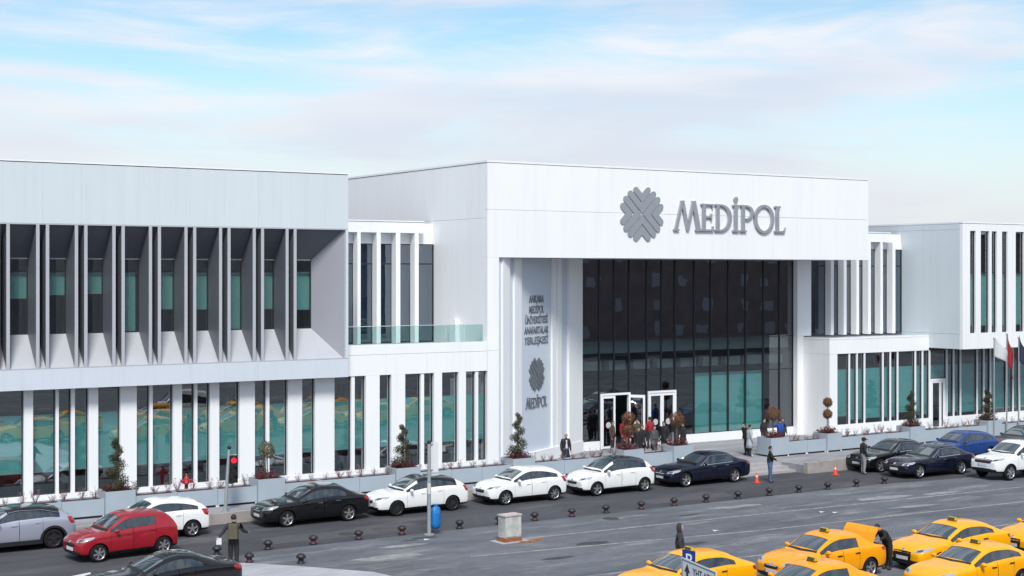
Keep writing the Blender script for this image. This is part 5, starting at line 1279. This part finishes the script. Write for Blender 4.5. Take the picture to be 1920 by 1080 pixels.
    if hood:
        b = MB(); n = 14
        for k in range(8):
            pass
        b.lathe([(.10, -.16), (.118, -.10), (.120, 0), (.108, .07), (.07, .115), (.001, .135)], n)
        v2 = []
        for (x_, y_, z_) in b.v: v2.append((x_ * (1.05 if x_ < .02 else .42) - .022, y_, z_))
        b.v = v2; o = b.build('hood', mats_['top'], root); o.location = hc
    else:
        b = MB(); n = 14; v = []; prof = 7
        for k in range(prof + 1):
            a = math.pi * .62 * k / prof
            for i in range(n):
                t = 2 * math.pi * i / n; fr = max(0, math.cos(t)); rr_ = .103 * math.sin(a)
                zz = .112 * math.cos(a)
                if fr > .3 and k > 3: rr_ *= .80; zz = max(zz, .045)
                v.append((rr_ * math.cos(t) - .012, rr_ * math.sin(t) * .92, zz + .012))
        b.add(v, [(k * n + i, (k + 1) * n + i, (k + 1) * n + (i + 1) % n, k * n + (i + 1) % n) for k in range(prof) for i in range(n)], 0, True)
        o = b.build('hair', hm, root); o.location = hc
    for s in (1, -1):
        MB().ball((hc.x - .005, hc.y + .088 * s, hc.z - .005), (.02, .011, .03), 8).build('ear', SKIN, root)
        MB().ball((hc.x + .083, hc.y + .033 * s, hc.z + .012), (.010, .014, .010), 6).build('eye', BLACK, root)
    MB().ball((hc.x + .082, hc.y, hc.z - .055), (.010, .028, .008), 6).build('mouth', mat('lips', (.3, .11, .1), .6), root)
    if cap:
        o = MB().lathe([(.112, 0), (.118, .04), (.10, .10), (.05, .125), (.001, .13)], 14).box(.06, .19, -.075, .075, .0, .018).build('cap', mat('cap_cloth', cap, .8), root); o.location = hc + Vector((-.01, 0, .02))
    if coat:
        zl, cm = coat; b = MB()
        prof = [(zl, .255), (lerp(zl, .93, .5), .215), (.93, .185), (1.08, .18), (1.25, .20), (1.38, .19), (1.45, .12)]
        n = 18; v = []
        for z_, r_ in prof:
            for i in range(n + 1):
                a = .16 + (2 * math.pi - .32) * i / n; q = lv((r_ * .78 * math.cos(a), r_ * 1.0 * math.sin(a), z_)); v.append(q)
        m_ = n + 1
        b.add(v, [(k * m_ + i, k * m_ + i + 1, (k + 1) * m_ + i + 1, (k + 1) * m_ + i) for k in range(len(prof) - 1) for i in range(n)], 0, True)
        o = b.build('coat', mat('coat_%.2f_%.2f' % (cm[0], cm[2]), cm, .85, var=.1, scale=12), root); o.modifiers.new('t', 'SOLIDIFY').thickness = .012
    if bag:
        MB().hexa([(-.33, -.15, 1.0), (-.12, -.19, .96), (-.12, .19, .96), (-.33, .15, 1.0), (-.27, -.13, 1.42), (-.12, -.17, 1.47), (-.12, .17, 1.47), (-.27, .13, 1.42)]).build('backpack', mat('backpack_olive', bag, .8, var=.15, scale=14), root)
    if shirt:
        MB().hexa([(.10, -.055, 1.0), (.16, -.05, 1.0), (.16, .05, 1.0), (.10, .055, 1.0), (.10, -.05, 1.42), (.14, -.04, 1.42), (.14, .04, 1.42), (.10, .05, 1.42)]).build('shirt_front', mat('shirt_%.2f' % shirt[0], shirt, .8), root)
    if paper:
        hp = hands[0][0]; MB().box(hp.x - .02, hp.x + .02, hp.y - .12, hp.y + .05, hp.z - .22, hp.z - .01).build('paper', SWHT, root)
    k = h / 1.78; root.scale = (k, k, k)
    return root
WALK = dict(lk=(.16, .10, .50), la=(.13, .105, .085), rk=(.0, -.10, .50), ra=(-.22, -.105, .11))
CR = 'people standing at the entrance'
person('man with olive backpack holding a white paper, seen from behind by the bollards', (18.56, 46.2, .006), R(62), 1.80, (.035, .035, .04), (.018, .018, .022), bag=(.085, .075, .045), pose=dict(le=(.02, .33, 1.2), lw=(-.05, .46, 1.05), re=(.10, -.32, 1.2), rw=(.25, -.40, 1.12), **{k: v for k, v in WALK.items() if k[0] == 'x'}), paper=True)
person('person in black jacket and blue jeans by the orange cone', (47.4, 51.5, .006), R(-35), 1.74, (.014, .014, .016), (.06, .13, .26), bag=None, pose=dict(re=(.12, -.25, 1.17), rw=(.24, -.08, 1.12), le=(.12, .25, 1.17), lw=(.24, .06, 1.10)), shirt=(.42, .30, .22))
person('man in black jacket, grey trousers and black cap before the black sedan', (53.2, 51.15, .006), R(-20), 1.80, (.016, .017, .021), (.26, .255, .26), (.05, .05, .05), cap=(.012, .012, .014))
person('woman in long black coat over a white top behind the planters', (40.6, 58.55, PZ), R(-105), 1.70, (.03, .03, .035), (.09, .11, .17), hair=(.45, .36, .28), coat=(.45, (.016, .017, .024)), shirt=(.62, .56, .56))
person('woman in long grey coat and white shoes at the plaza edge', (51.05, 57.0, PZ), R(-20), 1.68, (.36, .38, .40), (.03, .03, .035), (.72, .72, .72), coat=(.48, (.36, .385, .41)))
person('person in black clothes leaning towards the grey-coated woman', (51.35, 57.55, PZ), R(175), 1.72, (.014, .014, .017), (.016, .016, .02), lean=R(12), group=CR)
person('person in bright blue jacket with back turned, between two others', (54.2, 58.1, PZ), R(75), 1.72, (.012, .055, .30), (.03, .035, .06), group=CR, pose=dict(le=(.1, .3, 1.3), lw=(.3, .25, 1.35), re=(.1, -.3, 1.3), rw=(.3, -.25, 1.35)))
person('dark-haired person left of the blue jacket', (53.9, 59.05, PZ), R(-80), 1.68, (.02, .02, .024), (.03, .03, .04), group=CR)
person('dark-haired person right of the blue jacket', (54.95, 58.75, PZ), R(-100), 1.68, (.05, .055, .06), (.03, .03, .04), group=CR)
person('person in a red jacket in the open doorway', (47.1, 62.55, PZ), R(-70), 1.76, (.24, .010, .022), (.04, .04, .06), group=CR)
person('person in an olive jacket beside the red jacket in the doorway', (47.75, 62.2, PZ), R(-120), 1.72, (.06, .055, .035), (.03, .03, .035), group=CR)
person('person in a red top with back turned at the right doors', (48.75, 62.35, PZ), R(80), 1.76, (.26, .012, .03), (.03, .03, .04), group=CR)
person('woman in black in front of the red tops, pale face', (45.85, 59.6, PZ), R(-100), 1.62, (.014, .014, .017), (.016, .016, .02), hair=(.03, .02, .018), group=CR, coat=(.5, (.014, .014, .017)))
person('taller woman in black next to the woman in black', (46.35, 59.95, PZ), R(-115), 1.66, (.02, .02, .026), (.02, .02, .024), hair=(.10, .02, .025), group=CR, coat=(.55, (.018, .018, .024)))
person('woman in a dark grey coat right of the women in black', (46.95, 59.7, PZ), R(-85), 1.63, (.075, .078, .08), (.02, .02, .024), group=CR, coat=(.62, (.085, .088, .09)))
person('person in a black parka left of the rust ball shrub', (48.0, 60.2, PZ), R(200), 1.74, (.012, .012, .015), (.018, .018, .022), group=CR, coat=(.72, (.012, .012, .016)))
person('person in a dark parka right of the rust ball shrub', (48.75, 59.55, PZ), R(160), 1.74, (.022, .02, .024), (.018, .018, .022), group=CR, coat=(.74, (.025, .022, .026)))
person('woman in a dark red coat behind the women in black', (46.3, 61.2, PZ), R(-80), 1.68, (.16, .012, .022), (.02, .02, .024), group=CR, coat=(.6, (.17, .014, .024)))
person('person in black with back turned, near the closed doors', (50.2, 61.9, PZ), R(95), 1.78, (.013, .013, .016), (.02, .02, .03), group=CR)
person('person in brown jacket just left of the open doorway', (45.9, 61.9, PZ), R(-60), 1.74, (.07, .045, .03), (.03, .03, .035), group=CR)
person('hooded person in a dark grey jacket behind the leftmost taxi', (30.15, 37.0, .006), R(-35), 1.76, (.035, .036, .042), (.03, .03, .035), hood=True)
person('person in black bending into the open taxi boot', (36.72, 34.2, .006), R(178), 1.76, (.010, .010, .013), (.013, .013, .016), lean=R(42), pose=dict(le=(.2, .22, 1.2), lw=(.42, .2, 1.15), re=(.2, -.22, 1.2), rw=(.42, -.2, 1.15)))

# ================================================================== WHAT THE WINDOWS MIRROR: blocks across the street, behind the viewer
def block(label, x0, x1, y1, h, m, wm, nst, step):
    o = empty('apartment_block', ((x0 + x1) / 2, y1 - 6, 0)); tag(o, label, 'building', 'apartment blocks across the street')
    w = (x1 - x0) / 2
    MB().box(-w, w, -6, 6, -.2, h).build('wall', m, o); MB().box(-w - .3, w + .3, -6.3, 6.3, h, h + .5).build('roof', mat('block_roof', (.10, .06, .05), .9), o)
    n = int(2 * w / step)
    wmesh = None
    for s in range(nst):
        for i in range(n):
            if random.random() < .3: continue
            x = -w + (i + .5 + random.uniform(-.2, .2)) * 2 * w / n; z = 1.5 + s * (h - 1.5) / nst + .5
            if wmesh is None:
                wo = MB().box(-.7, .7, 0, .06, 0, 1.6).build('window', wm, o); wmesh = wo.data
            else:
                wo = bpy.data.objects.new('window', wmesh); COL.objects.link(wo); wo.parent = o
            wo.location = (x, 6.0, z); wo.scale = (random.uniform(.6, 1.3), 1, random.uniform(.7, 1.1))
block('dark brown apartment block across the street, seen only mirrored in the entrance glass', 88, 152, -20, 17, mat('brown_render', (.22, .18, .18), .9, var=.25, scale=.6), mat('pale_window', (.34, .36, .40), .3), 5, 4.6)
block('greyish apartment block across the street, seen only mirrored in the left windows', 26, 84, -26, 15, mat('grey_render', (.17, .17, .18), .9, var=.2, scale=.6), mat('dark_window', (.06, .07, .08), .2), 4, 4.2)
block('beige apartment block across the street, seen only mirrored in the right wing', 156, 215, -20, 15, mat('beige_render', (.20, .18, .16), .9, var=.2, scale=.6), MATS['dark_window'], 4, 4.2)
